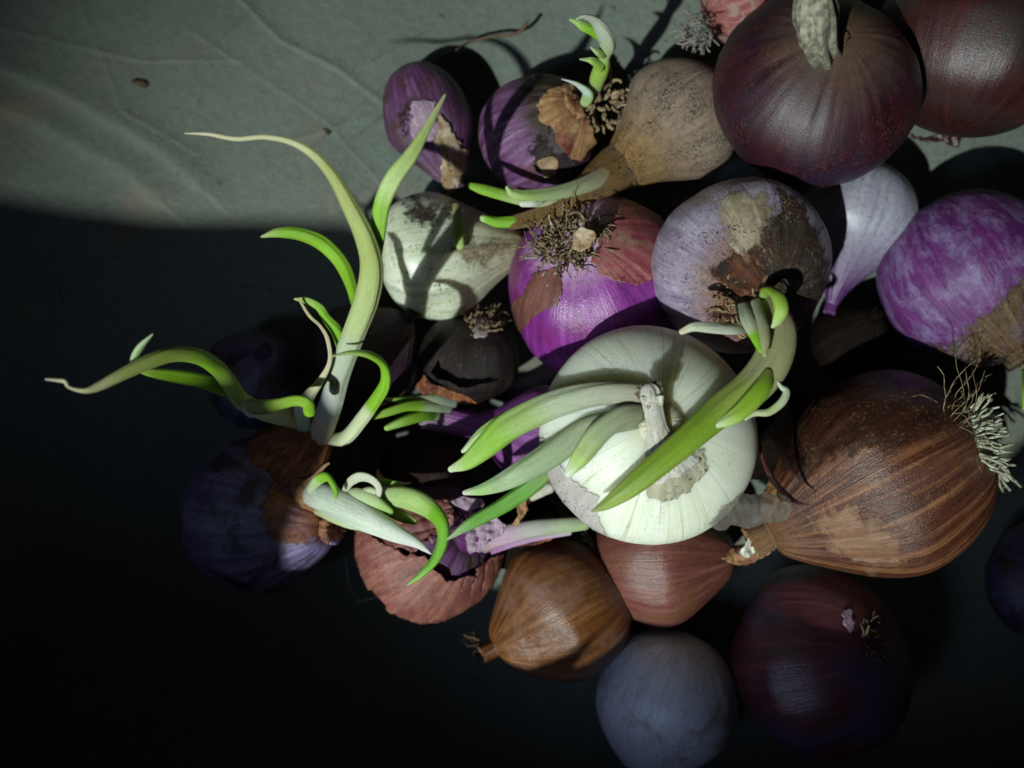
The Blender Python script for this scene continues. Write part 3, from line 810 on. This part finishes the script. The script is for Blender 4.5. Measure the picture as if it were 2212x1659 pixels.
roots('whitepurple', 1600, 655, (-.1, -.2, 1), 70, .0045, 1.5, M_ROOT_TAN, thick=.0004, curl=1.5, base_r=.0070, seed=21, name='neck_fibres')

# narrow shallot and streaked purple onion
flake('smallpurple', K2([(350, 660), (395, 670), (372, 780), (365, 900), (335, 945), (280, 880), (285, 760)]), M_blackpatch, rag=4, off=.0003, lift=.0002)
flake('smallpurple', K2([(385, 680), (545, 675), (525, 760), (560, 870), (520, 950), (400, 965), (368, 900)]), M_palelilac, rag=5, off=.0006, lift=.0008)
flake('smallpurple', K2([(560, 740), (650, 880), (690, 990), (745, 1000), (750, 1110), (660, 1390), (600, 1330), (570, 1030), (530, 930)]), M_tanflap, rag=5, off=.0010, lift=.0016)
flake('purplepeel', K2([(1300, 610), (1440, 560), (1500, 740), (1560, 860), (1580, 960), (1540, 1060), (1450, 1050), (1330, 950), (1310, 850), (1240, 800), (1210, 700)]), M_orangetan, rag=5, off=.0010, lift=.0026)
flake('purplepeel', K2([(1190, 890), (1290, 860), (1320, 960), (1440, 1040), (1560, 1060), (1540, 1120), (1400, 1180), (1320, 1210), (1230, 1160), (1130, 1010)]), M_blackpatch, rag=6, off=.0003, lift=.0002)
flake('purplepeel', K2([(1230, 1090), (1300, 1030), (1360, 1080), (1340, 1190), (1260, 1190)]), M_tanflap, rag=5, off=.0008, lift=.0014)
flake('purplepeel', K2([(950, 520), (1150, 430), (1330, 380), (1480, 410), (1400, 520), (1250, 560), (1120, 600)]), M_dirtshade, rag=7, off=.0004, lift=.0004)
roots('purplepeel', 1315, 225, (.4, -.3, .8), 46, .006, 1.4, M_ROOT_TAN, thick=.0007, curl=1.6, base_r=.0065, seed=31, name='neck_fibres', z=.031)

# peeled white bulb
flake('garlic', K5([(790, 100), (900, 60), (1100, 30), (1230, 90), (1180, 170), (1060, 220), (960, 240), (880, 180), (800, 150)]), M_tanstreak, rag=9, off=.0005, lift=.0010)
flake('garlic', K2([(260, 1370), (400, 1280), (560, 1330), (700, 1400), (640, 1480), (500, 1560), (340, 1500)]), M_dirtshade, rag=14, off=.0003, lift=.0003)

# rooted bulb, torn onion, dusky violet onion
roots('rooted', 1040, 690, (.25, .75, .6), 70, .0065, .9, M_ROOT_TAN, thick=.0004, curl=1.3, base_r=.0060, seed=41)
flake('rooted', K5([(960, 520), (1060, 500), (1060, 640), (980, 650)]), M_whiteskin, rag=5, off=.0004, lift=.0005)
film(ONIONS['rooted']['root'], K5([(640, 920), (690, 840), (740, 900), (830, 930), (960, 980), (1010, 1010), (900, 1010), (760, 960), (680, 960)]), lambda x, y: .036 + .00003 * (x - 900), M_orange, rag=4, cell=2.5, wr=.0016)
flake('redopen', K7([(435, 560), (530, 590), (700, 690), (860, 730), (900, 790), (960, 840), (1010, 850), (1060, 830), (1110, 790), (1210, 720), (1340, 650), (1330, 770), (1260, 950), (1130, 1060), (950, 1100), (760, 1060), (620, 970), (560, 910), (480, 920), (430, 790)]),
      M_redshell, rag=4, off=.0016, lift=.0014, wrinkle=.0002, name='torn_skin', thick=.0004, hug=1.0, label='torn pink outer skin cupping the split bulb')
flake('redopen', K7([(440, 600), (520, 610), (640, 690), (720, 740), (640, 870), (540, 910), (470, 890), (440, 770)]), M_pinkskin, rag=5, off=.0026, lift=.0010)
flake('redopen', [(785, 1120), (830, 1085), (900, 1075), (960, 1095), (965, 1130), (930, 1160), (890, 1195), (830, 1180), (790, 1165)], M_redshell, rag=8, off=.0012, lift=.0016, wrinkle=.0008, hug=1.0)
film(ONIONS['redopen']['root'], K7([(990, 400), (1060, 375), (1180, 390), (1190, 430), (1100, 460), (1010, 430)]), lambda x, y: .044, M_palelilac, rag=3, cell=2.5, wr=.001)
film(ONIONS['redopen']['root'], K7([(1170, 500), (1260, 480), (1330, 540), (1300, 600), (1210, 640), (1180, 700), (1100, 700), (1080, 600)]), lambda x, y: .043 + .00002 * (x - 1040), M_palelilac, rag=6, cell=2.5, wr=.0016)
film(ONIONS['redopen']['root'], K7([(1380, 430), (1440, 380), (1440, 460), (1400, 520), (1370, 560), (1350, 540), (1390, 480)]), lambda x, y: .047, M_orangetan, rag=3, cell=2.2, wr=.001)
film(ONIONS['redopen']['root'], K7([(1330, 640), (1480, 640), (1560, 610), (1650, 570), (1600, 620), (1500, 660), (1400, 670)]), lambda x, y: .036, M_orange, rag=3, cell=2.2, wr=.001)
flake('darkleft', Q6([(1020, 950), (1200, 960), (1330, 1000), (1430, 1150), (1330, 1230), (1220, 1400), (1100, 1450), (950, 1440), (890, 1390), (900, 1150), (1010, 1050)]), M_warmcopper, rag=5, off=.0006, lift=.0012)
flake('darkleft', [(566, 1040), (600, 1036), (640, 1058), (680, 1085), (705, 1115), (775, 1145), (745, 1165), (690, 1178), (630, 1190), (590, 1180), (556, 1130)], M_warmcopper, rag=5, off=.0008, lift=.0016, label='lit orange skin around the neck')
flake('darkleft', Q6([(850, 920), (960, 900), (1010, 960), (1000, 1080), (920, 1060), (880, 980)]), M_tanflap, rag=5, off=.0008, lift=.0012)

# big brown onion
flake('brownbig', [(1660, 985), (1720, 880), (1800, 820), (1920, 800), (2060, 830), (2130, 900), (2080, 935), (1960, 960), (1860, 985), (1760, 1010), (1690, 1040)], M_coppershade, rag=10, off=.0006, lift=.0003)  # shade of the upper side put into a darker copper colour
flake('brownbig', [(1740, 1130), (1820, 1080), (1900, 1110), (1960, 1180), (1940, 1240), (1860, 1235), (1790, 1200)], M_coppersheen, rag=10, off=.0006, lift=.0004)  # pale film painted as a sheen at the lower left
roots('brownbig', 2120, 945, (.92, .22, .45), 90, .0095, 1.0, M_ROOT_PALE, thick=.00048, curl=.6, base_r=.0085, seed=51, name='roots')
roots('brownbig', 2060, 885, (.3, .6, .5), 26, .020, 1.3, M_ROOT_TAN, thick=.00016, curl=1.3, base_r=.0060, seed=52, name='dry_roots')
roots('brownbig', 2150, 1000, (.5, -.7, .2), 10, .012, .6, M_ROOT_PALE, thick=.00050, curl=.5, base_r=.0030, seed=53, name='roots', z=.030)
flake('brownbig', K6([(670, 1480), (720, 1380), (760, 1470), (800, 1560), (860, 1590), (800, 1610), (720, 1570), (690, 1540)]), M_orangetan, rag=5, off=.0012, lift=.0016)
film(ONIONS['brownbig']['root'], K8([(930, 440), (1010, 400), (1080, 420), (1180, 330), (1260, 380), (1200, 440), (1120, 480), (1000, 480)]), lambda x, y: .037, M_orangetan, rag=8, cell=2.5, wr=.002)
film(ONIONS['brownbig']['root'], K8([(1050, 410), (1120, 300), (1160, 310), (1150, 400), (1090, 450)]), lambda x, y: .041, M_silver, rag=4, cell=2.5, wr=.002)
sprout('brownbig', [(1640, 945, .062, 3), (1648, 990, .064, 5), (1668, 1035, .066, 7), (1700, 1070, .065, 7), (1725, 1087, .064, 4), (1748, 1090, .064, 1.5)], [(0, '4a1c1c'), (1, '3a1414')], flat=.5, name='skin_strip')
roots('coppers', 1272, 1185, (-.9, .1, .4), 40, .006, 1.0, M_ROOT_GREY, thick=.0004, curl=.8, base_r=.0035, seed=61)
roots('darkbottom', 1885, 1375, (.75, .2, .55), 40, .006, 1.0, M_ROOT_DARK, thick=.0004, curl=1.2, base_r=.006, seed=71)
flake('darkbottom', [(1815, 1322), (1836, 1318), (1844, 1345), (1832, 1365), (1815, 1348)], M_palelilac, rag=5, off=.0005, lift=.0006)  # small pale patch painted as a bluish highlight
roots('copperfront', 1030, 1392, (-.9, -.3, .2), 30, .006, .9, M_ROOT_DARK, thick=.0005, curl=1.0, base_r=.003, seed=81, name='neck_fibres', z=.022)
flake('copperfront', K7([(1330, 1280), (1400, 1200), (1600, 1110), (1680, 1160), (1690, 1270), (1600, 1330), (1450, 1340)]), M_frontsheen, rag=7, off=.0004, lift=.0006)  # lighter copper painted as a sheen on the skin
roots('redtop', 1512, 68, (-.75, -.45, .5), 60, .009, .7, M_ROOT_GREY, thick=.0004, curl=1.1, base_r=.0045, seed=91, z=.026)
film(ONIONS['redright']['root'], K3([(1530, 770), (1640, 800), (1690, 780), (1850, 690), (2090, 560), (2080, 600), (1980, 680), (1850, 760), (1850, 800), (1830, 860), (1780, 850), (1750, 820), (1650, 830), (1560, 800)]), lambda x, y: .016 + .00002 * (280 - y), M_redright, rag=4, cell=2.5, wr=.0012)
flake('magentaright', [(1990, 745), (2050, 730), (2110, 690), (2150, 640), (2230, 560), (2230, 840), (2160, 860), (2080, 800)], M_dullbrown, rag=7, off=.0006, lift=.001)
sprout('magentaright', [(2150, 700, .047, 3), (2170, 660, .050, 5), (2195, 620, .051, 4), (2212, 590, .051, 2)], [(0, '8a7a64'), (1, 'a89a84')], flat=.4, name='skin_strip')
sprout('magentaright', [(2145, 740, .044, 3), (2150, 710, .047, 6), (2178, 668, .050, 5), (2200, 640, .050, 3)], [(0, 'a8a49c'), (1, '8a7a64')], flat=.4, name='skin_strip')
sprout('magentaright', [(2214, 800, .038, 7), (2216, 840, .044, 9), (2214, 880, .046, 7)], [(0, '7cae2c'), (1, '8cc23c')])

# dark red onion: cut neck
sprout('darkred', [(1776, 112, .0660, 44), (1774, 100, .0715, 45), (1771, 84, .076, 47), (1768, 62, .080, 50), (1765, 34, .083, 55), (1763, 10, .085, 53)], [(0, '8a7a5a'), (1, '8a8672')], mat=M_STUMP, name='neck_stump', rag=.35, groove=.05, ring=40, flat=.8)

# ------------------------------------------------------------------ sprouts
G, GB, GD, PG, W, CR, GR, OL = '7fae2a', '86c032', '4f8a22', 'b3c983', 'd3dccb', 'd2cfa6', 'a9b3a0', '8f9f4e'
# dusky violet onion: tall bundle
main = sprout('darkleft', [(690, 942, .044, 27), (715, 872, .056, 28), (735, 800, .066, 27), (765, 720, .076, 27), (793, 645, .085, 29), (803, 575, .091, 28), (787, 510, .096, 25), (757, 448, .099, 21), (722, 385, .101, 16), (682, 338, .101, 12), (632, 308, .100, 8), (572, 296, .098, 6), (510, 300, .096, 5.5), (452, 290, .094, 4.5), (398, 288, .092, 1.5)],
       [(0, 'b9a58c'), (.09, 'c2b8a4'), (.13, 'aab3ac'), (.30, 'b4c0a6'), (.38, 'b5c58a'), (.55, 'a9b86e'), (.68, 'a3ad66'), (.78, 'c3c898'), (1, 'd2d0ac')], start_cap=True)
sprout('darkleft', [(776, 706, .0765, 7), (788, 648, .0825, 13), (806, 565, .0895, 17), (816, 505, .0930, 18), (826, 440, .097, 19), (850, 385, .100, 20), (886, 338, .101, 17), (915, 290, .101, 11), (942, 240, .100, 6.5), (963, 202, .099, 2.5)],
       [(0, 'a4c060'), (.3, GB), (.52, '8fc23e'), (.6, 'b4cf84'), (.8, 'a9bd70'), (1, 'b9c292')])
sprout('darkleft', [(768, 662, .075, 9), (757, 612, .081, 14), (735, 565, .086, 17), (695, 525, .089, 18), (648, 506, .091, 16), (602, 503, .091, 12), (566, 511, .090, 3)],
       [(0, GD), (.15, '7fae2a'), (.5, '8abf34'), (.8, G), (1, 'a9bb7a')], flat=.7)
sprout('darkleft', [(740, 752, .068, 13), (728, 716, .072, 14), (704, 686, .075, 11), (690, 664, .077, 10), (664, 650, .078, 9), (638, 646, .078, 3)],
       [(0, GB), (.6, '88bd38'), (1, 'a4bd72')], flat=.7)
sprout('darkleft', [(590, 1040, .030, 95), (622, 1000, .033, 84), (655, 965, .037, 66), (680, 940, .041, 46), (692, 922, .044, 34)], [(0, '7a4a2a'), (1, '8a5a3a')], mat=M_orange, name='dry_neck', rag=.16, ring=48, flat=.75, groove=.02)
sprout('darkleft', [(704, 948, .043, 13), (745, 946, .047, 17), (782, 905, .055, 18), (812, 864, .063, 17), (832, 828, .070, 16), (829, 790, .075, 15), (801, 768, .079, 13), (760, 762, .081, 8), (717, 769, .082, 2.5)],
       [(0, 'c3cfa0'), (.2, 'cdd8b0'), (.38, 'c9d6ae'), (.45, '8abf34'), (.65, GB), (.8, G), (1, 'a4b87a')])
sprout('darkleft', [(652, 922, .044, 23), (652, 895, .052, 21), (664, 860, .060, 15), (690, 826, .067, 9), (712, 782, .072, 5), (708, 735, .075, 5), (692, 705, .077, 4), (668, 682, .079, 4), (648, 650, .080, 3)],
       [(0, 'a9c4a0'), (.12, 'b6d0a8'), (.25, 'ccd6c0'), (.45, 'c8c6a4'), (1, 'b8ad84')], flat=.55, label='withered cream leaf twisting upward', rag=.12)
sprout('darkleft', [(645, 905, .046, 22), (600, 898, .056, 21), (556, 884, .063, 20), (520, 862, .070, 21), (495, 826, .077, 21), (470, 795, .081, 20), (432, 771, .089, 19), (376, 765, .096, 18), (318, 783, .101, 18), (262, 810, .105, 15), (213, 835, .108, 11), (182, 844, .110, 6), (150, 837, .111, 3.5), (141, 825, .112, 4.5), (131, 822, .112, 4.5), (98, 819, .113, 2)],
       [(0, 'c4b89c'), (.12, 'b7bba0'), (.22, 'b9cbb0'), (.32, 'a4c266'), (.5, G), (.65, '8fa84a'), (.78, '9aa860'), (.86, 'b5b284'), (1, 'c8c7a8')])
sprout('darkleft', [(490, 850, .071, 10), (468, 836, .075, 16), (430, 822, .082, 18), (365, 810, .088, 16), (318, 802, .093, 11), (292, 788, .096, 9), (291, 770, .099, 9), (305, 747, .101, 9), (331, 721, .103, 2)],
       [(0, '8cb52c'), (.5, '86b42a'), (.68, '9ab84a'), (.76, 'a8c898'), (1, '9cb48a')], flat=.7)
sprout('darkleft', [(538, 888, .070, 17), (545, 878, .073, 21), (568, 880, .0745, 19), (605, 873, .076, 15), (640, 866, .077, 14), (663, 872, .077, 15), (668, 890, .074, 14)],
       [(0, 'ccd6b4'), (.12, 'ccd6b4'), (.2, '8a8c62'), (.45, '7a9a2c'), (.8, '86b42a'), (1, '86d02c')], start_cap=True)
# dusky violet onion: second bundle at its neck
sprout('darkleft', [(662, 1058, .040, 28), (690, 1072, .045, 34), (738, 1092, .051, 34), (797, 1122, .056, 31), (850, 1150, .058, 22), (900, 1174, .058, 11), (932, 1197, .057, 2)],
       [(0, 'a49a8e'), (.1, 'b3b8ae'), (.25, 'c4d2c0'), (.6, 'd3dfce'), (1, 'dfe4dc')], flat=.75)
sprout('darkleft', [(800, 1090, .046, 14), (842, 1074, .053, 22), (886, 1078, .059, 28), (926, 1097, .063, 27), (952, 1126, .066, 23), (957, 1163, .067, 19), (942, 1205, .067, 15), (910, 1240, .066, 10), (879, 1264, .064, 2.5)],
       [(0, 'b3c69a'), (.4, 'a9c97a'), (.5, 'a0c46a'), (.54, '78b42a'), (.8, '6cae28'), (1, '9cbf72')])
sprout('darkleft', [(800, 1092, .046, 10), (835, 1102, .050, 13), (870, 1116, .053, 14), (893, 1126, .054, 8)], [(0, GD), (.5, G), (1, '9ab860')])
sprout('darkleft', [(742, 1066, .050, 6), (756, 1042, .055, 10), (778, 1030, .058, 13), (803, 1036, .059, 12), (818, 1054, .058, 9), (815, 1076, .056, 5), (803, 1082, .055, 2)], [(0, 'b9c4a8'), (.5, 'c8cfb8'), (1, 'd2d4c4')], flat=.45, label='pale curled leaf rolled over on itself')
sprout('darkleft', [(775, 1080, .050, 9), (788, 1066, .054, 13), (806, 1062, .056, 11), (816, 1070, .056, 6)], [(0, 'a4b88a'), (1, 'c3d0a8')])
sprout('darkleft', [(668, 1062, .046, 10), (684, 1040, .053, 12), (704, 1030, .057, 12), (717, 1042, .059, 11), (725, 1062, .059, 10), (722, 1084, .058, 2)], [(0, 'b9c8b0'), (.4, 'b4cc90'), (.5, GB), (.9, G), (1, 'c8d8b0')])
sprout('darkleft', [(800, 1046, .048, 9), (828, 1042, .051, 10), (850, 1045, .052, 8), (868, 1046, .052, 5)], [(0, GD), (.5, G), (1, 'a8cf6a')])
sprout('darkleft', [(676, 1092, .038, 16), (720, 1112, .046, 18), (765, 1130, .050, 15), (806, 1142, .051, 6)], [(0, 'b0b494'), (.5, 'b8cc9c'), (1, 'c8d8b4')])
sprout('darkleft', [(735, 1075, .047, 14), (772, 1070, .053, 18), (806, 1082, .056, 17), (840, 1104, .056, 10)], [(0, 'a8b090'), (.5, 'b4c89a'), (1, '9cc060')])
sprout('darkleft', [(636, 1072, .030, 52), (655, 1066, .036, 46), (674, 1068, .0405, 38), (690, 1074, .0430, 33)], [(0, '8a5a34'), (1, 'a88a5c')], mat=M_orangetan, name='dry_sheath', rag=.10, ring=44, flat=.8)
sprout('darkleft', [(655, 1045, .044, 4), (678, 1030, .052, 5), (700, 1008, .056, 4), (712, 1000, .057, 2)], [(0, '7a5a44'), (1, '8a6a54')], flat=.4, name='skin_strip')
# slim violet onion
sprout('purplesprout', [(985, 868, .026, 14), (940, 862, .032, 15), (885, 866, .036, 11), (832, 862, .038, 3)], [(0, '8f9a8c'), (.5, 'a0b090'), (.65, G), (1, '9cc060')])
sprout('purplesprout', [(975, 880, .026, 13), (925, 876, .034, 14), (880, 878, .039, 11), (830, 893, .042, 9), (771, 910, .043, 3)], [(0, '8f9a8c'), (.3, 'a0b48a'), (.45, G), (1, '94b84a')])
sprout('purplesprout', [(945, 895, .028, 15), (912, 897, .034, 14), (874, 909, .038, 12), (837, 924, .040, 7)], [(0, 'c0c49c'), (.15, GD), (.5, G), (1, '9cc868')])
# white onion
sprout('white', [(1392, 858, .0855, 22), (1370, 851, .0875, 26), (1290, 851, .0865, 28), (1197, 874, .0805, 32), (1104, 918, .0790, 33), (1050, 964, .0785, 27), (1010, 998, .0785, 18), (976, 1013, .0785, 8)],
       [(0, '9a9a86'), (.2, 'a2a792'), (.42, 'a4b292'), (.60, '9fba6c'), (.75, '8fc03c'), (.9, 'a0cb5c'), (1, 'd2e2b8')])
sprout('white', [(1150, 888, .077, 12), (1100, 905, .0755, 20), (1045, 938, .075, 17), (1001, 974, .075, 5)], [(0, 'a4b890'), (.5, '9cbf62'), (.8, 'b4d48a'), (1, 'cfe0b8')])
sprout('white', [(1390, 905, .0870, 20), (1355, 908, .0880, 24), (1272, 925, .0855, 30), (1180, 987, .0790, 31), (1104, 1032, .0745, 24), (1050, 1055, .074, 15), (1005, 1064, .074, 6)],
       [(0, '7c8468'), (.3, '84906e'), (.6, '8fa47c'), (.8, 'a4bc92'), (.92, 'a9cf84'), (1, 'd6e2cc')])
sprout('white', [(1385, 890, .0885, 18), (1345, 897, .0905, 22), (1292, 937, .0905, 27), (1255, 987, .0890, 22), (1229, 1022, .088, 10)],
       [(0, '8a8c70'), (.4, '93a07c'), (.68, '9aac6a'), (.8, 'a9c86a'), (1, 'dce6d2')])
sprout('white', [(1185, 1018, .0735, 16), (1150, 1048, .0715, 20), (1090, 1090, .070, 18), (1018, 1130, .0695, 14), (968, 1164, .0690, 3)], [(0, '6a8a3c'), (.3, '5f9a30'), (.7, '66a034'), (1, '9cb88a')], flat=.6)
# pale lilac onion: drooping sprout
sprout('whitepurple', [(1652, 640, .074, 24), (1676, 690, .080, 36), (1681, 735, .083, 42), (1663, 788, .086, 45), (1622, 838, .0885, 44), (1556, 886, .0915, 38), (1482, 951, .0955, 33), (1419, 1005, .0965, 29), (1362, 1052, .0955, 24), (1311, 1088, .0940, 14), (1280, 1104, .0925, 3)],
       [(0, '8a8a62'), (.15, '9c9c74'), (.32, 'a2a678'), (.42, '98ac52'), (.6, '86a832'), (.8, '7f9e2c'), (.93, '93ac4a'), (1, '8a9a68')])
sprout('whitepurple', [(1648, 640, .0765, 10), (1660, 627, .082, 15), (1680, 640, .087, 18), (1688, 668, .089, 18), (1680, 692, .088, 13), (1671, 704, .087, 6)], [(0, '9ab86a'), (.3, '8fb53c'), (.7, '9abf4c'), (1, 'b4cc90')])
sprout('whitepurple', [(1610, 712, .078, 10), (1580, 711, .085, 13), (1538, 708, .090, 13), (1500, 706, .0925, 11), (1474, 716, .093, 7)], [(0, 'b4bca4'), (.4, 'd3dcd0'), (.9, 'ccd6b8'), (1, 'd8d4a8')])
sprout('whitepurple', [(1604, 660, .076, 17), (1616, 690, .081, 18), (1634, 728, .085, 15), (1643, 756, .087, 7)], [(0, '9ca48a'), (.6, 'b4c0a0'), (.72, '80b82c'), (1, '7ab424')])
sprout('whitepurple', [(1632, 650, .078, 12), (1645, 690, .085, 13), (1652, 730, .089, 12), (1652, 765, .091, 6)], [(0, 'a8ac94'), (1, 'a4a878')])
sprout('whitepurple', [(1662, 800, .0895, 12), (1645, 840, .093, 21), (1604, 886, .095, 20), (1572, 908, .0955, 14), (1551, 918, .0955, 7)], [(0, '8a9c4c'), (.3, '86ac2e'), (.7, '94b83c'), (.88, 'b0cc80'), (1, 'd8e2c4')])
sprout('whitepurple', [(1608, 905, .0935, 5), (1630, 893, .093, 7), (1662, 890, .092, 9), (1690, 868, .091, 10), (1699, 846, .090, 9), (1688, 836, .090, 6), (1678, 822, .090, 3)], [(0, 'c4d4ac'), (.4, 'b8c890'), (.7, 'c4d6b8'), (1, 'c0d0b0')], flat=.6)
# tan onion
sprout('tan', [(1312, 378, .034, 26), (1268, 398, .040, 20), (1205, 416, .045, 17), (1140, 422, .049, 14), (1108, 417, .050, 11), (1097, 407, .051, 6)], [(0, 'a8966c'), (.2, 'a4a888'), (.6, 'a0b082'), (.85, '9ab868'), (1, 'b4d08a')])
sprout('tan', [(1270, 412, .037, 22), (1200, 432, .042, 17), (1140, 434, .0445, 13), (1092, 422, .046, 14), (1044, 409, .048, 13), (1020, 402, .049, 9)], [(0, 'a8a07c'), (.35, 'a4ac88'), (.6, '9fb47c'), (.78, '8ab83c'), (1, '86b834')])
sprout('tan', [(1385, 318, .024, 36), (1352, 347, .027, 47), (1318, 374, .031, 45), (1272, 410, .037, 35), (1222, 442, .041, 27), (1165, 466, .043, 21), (1108, 481, .044, 16)], [(0, 'a8885c'), (1, '7c6440')], mat=M_tan, name='dry_neck', rag=.10, ring=40)
sprout('tan', [(1130, 475, .0440, 11), (1106, 479, .0445, 13), (1074, 480, .045, 12.5), (1046, 472, .0455, 9)], [(0, GD), (.3, '80b430'), (.8, '7cb42c'), (1, 'b0d48c')])
sprout('tan', [(1168, 436, .047, 8), (1150, 438, .0485, 10), (1130, 440, .049, 8)], [(0, 'bccab0'), (1, 'd2dcc8')], start_cap=True)
# streaked purple onion
sprout('purplepeel', [(1262, 226, .034, 11), (1270, 203, .041, 14), (1250, 184, .045, 9), (1232, 176, .047, 5), (1213, 171, .048, 1.5)], [(0, 'b8cc90'), (.3, 'a8cc84'), (.5, 'c4d8cc'), (1, 'd0d8cc')])
stem = sprout('purplepeel', [(1283, 200, .034, 13), (1290, 175, .042, 18), (1300, 148, .049, 19), (1305, 122, .054, 15), (1313, 95, .059, 20), (1303, 68, .064, 19), (1285, 45, .068, 13), (1262, 36, .071, 8), (1248, 40, .072, 4)], [(0, 'a8bc98'), (.25, '9fc060'), (.4, '94bc48'), (.5, 'a4bc80'), (.75, 'bcc8b8'), (1, 'c0ccb8')])
sprout('purplepeel', [(1300, 143, .052, 13), (1280, 132, .056, 9), (1268, 129, .057, 5), (1252, 128, .058, 1.5)], [(0, '9fc450'), (.5, 'a4c860'), (1, 'b8d098')])
sprout('purplepeel', [(1302, 118, .057, 10), (1290, 113, .060, 8), (1276, 102, .062, 2)], [(0, '9fc450'), (1, 'b8d098')])
sprout('purplepeel', [(1303, 88, .059, 10), (1285, 68, .062, 13), (1262, 58, .064, 11), (1245, 48, .065, 7), (1230, 42, .066, 2)], [(0, G), (.5, '86bc34'), (1, 'a8cc80')])
# peeled white bulb
sprout('garlic', [(985, 440, .035, 9), (989, 475, .038, 12), (990, 508, .040, 13), (993, 528, .040, 11)], [(0, '8a8a5c'), (.4, 'a0a878'), (.6, '86ac38'), (1, 'a4c070')])
# torn onion: pale shoots to the right
sprout('redopen', [(1040, 1172, .036, 26), (1085, 1158, .040, 24), (1150, 1144, .041, 21), (1215, 1136, .040, 18), (1262, 1131, .038, 15)], [(0, 'a48a8c'), (.25, 'b49ab0'), (.5, 'b0b0a8'), (.8, 'b0c49c'), (1, 'a8c484')])
sprout('redopen', [(1060, 1190, .034, 9), (1110, 1172, .037, 10), (1165, 1160, .037, 8), (1230, 1152, .036, 5)], [(0, '9a70a0'), (.5, 'b894b8'), (1, 'c4b4c0')], flat=.5)
sprout('redopen', [(1130, 1080, .042, 13), (1160, 1065, .044, 15), (1185, 1055, .044, 13)], [(0, 'b0a898'), (1, 'ccd0c0')])
sprout('redopen', [(985, 1205, .028, 30), (1000, 1180, .036, 34), (1015, 1160, .040, 26)], [(0, '4a1050'), (1, '5c2060')], name='inner_scale')

# ------------------------------------------------------------------ loose bits lying about
def strand(name, pts, cols, label, cat, group=None):
    path = [(P3(x, y, z), px2m(r, z)) for x, y, z, r in pts]
    base = path[0][0].copy(); base.z = 0
    vs, fs, oc, cl = tube_mesh(name, path, None, cols, ring=8, sub=6, sd=RNG.random() * 9)
    vs = [v - base for v in vs]
    o = link(name, new_mesh(name, vs, fs, M_SPROUT, attrs={'oc': ('FLOAT_VECTOR', oc), 'col': ('FLOAT_COLOR', cl)}))
    o.location = base
    tag(o, label, cat, group)
strand('dry_root', [(985, 108, .010, 2), (1000, 98, .009, 3), (1026, 87, .007, 3), (1074, 77, .005, 3.2), (1112, 74, .004, 3.2), (1130, 62, .006, 4), (1139, 47, .008, 4)], [(0, '7a6450'), (1, '5a4638')], 'thin dry root curling over the paper above the narrow shallot', 'root')
strand('dry_root', [(745, 1200, .012, 1.2), (750, 1235, .014, 1.8), (756, 1270, .014, 1.6), (775, 1300, .015, 1.6)], [(0, 'a0988a'), (1, '8a8274')], 'thin pale root hanging left of the torn pink onion', 'root')
strand('dry_root', [(765, 1305, .012, 1.2), (785, 1297, .014, 2.0), (815, 1290, .016, 2.0)], [(0, 'a0988a'), (1, 'b8b0a2')], 'short pale root end below the torn pink onion', 'root')

def crumb(name, x, y, r, h, mat, label, cat, elong=1.0, ang=0.0):
    rg = random.Random(int(x * 7 + y))
    base = P3(x, y, 0.0)
    R = px2m(r, 0)
    N, vs, fs = 12, [], []
    prof = [rg.uniform(.55, 1.2) for _ in range(N)]
    for lev, sc in ((0.0, 1.0), (h * .6, .9), (h, .45)):
        for k in range(N):
            th = 2 * math.pi * k / N
            px, py = math.cos(th) * R * prof[k] * sc * elong, math.sin(th) * R * prof[k] * sc
            vs.append((px * math.cos(ang) - py * math.sin(ang), px * math.sin(ang) + py * math.cos(ang), lev + rg.uniform(0, .0002) + paper_h(base.x, base.y)))
    for l in range(2):
        for k in range(N):
            j = (k + 1) % N
            fs.append((l * N + k, l * N + j, (l + 1) * N + j, (l + 1) * N + k))
    fs.append(tuple(2 * N + k for k in range(N)))
    o = link(name, new_mesh(name, vs, fs, mat))
    o.location = base
    tag(o, label, cat)
crumb('soil_crumb', 300, 176, 9, .0012, M_ROOT_DARK, 'dark flat crumb on the lit paper at upper left', 'crumb', 2.6, -.15)
crumb('soil_crumb', 705, 281, 6, .0010, M_ROOT_DARK, 'reddish crumb on the paper above the tall arching sprout', 'crumb', 2.0, -.5)
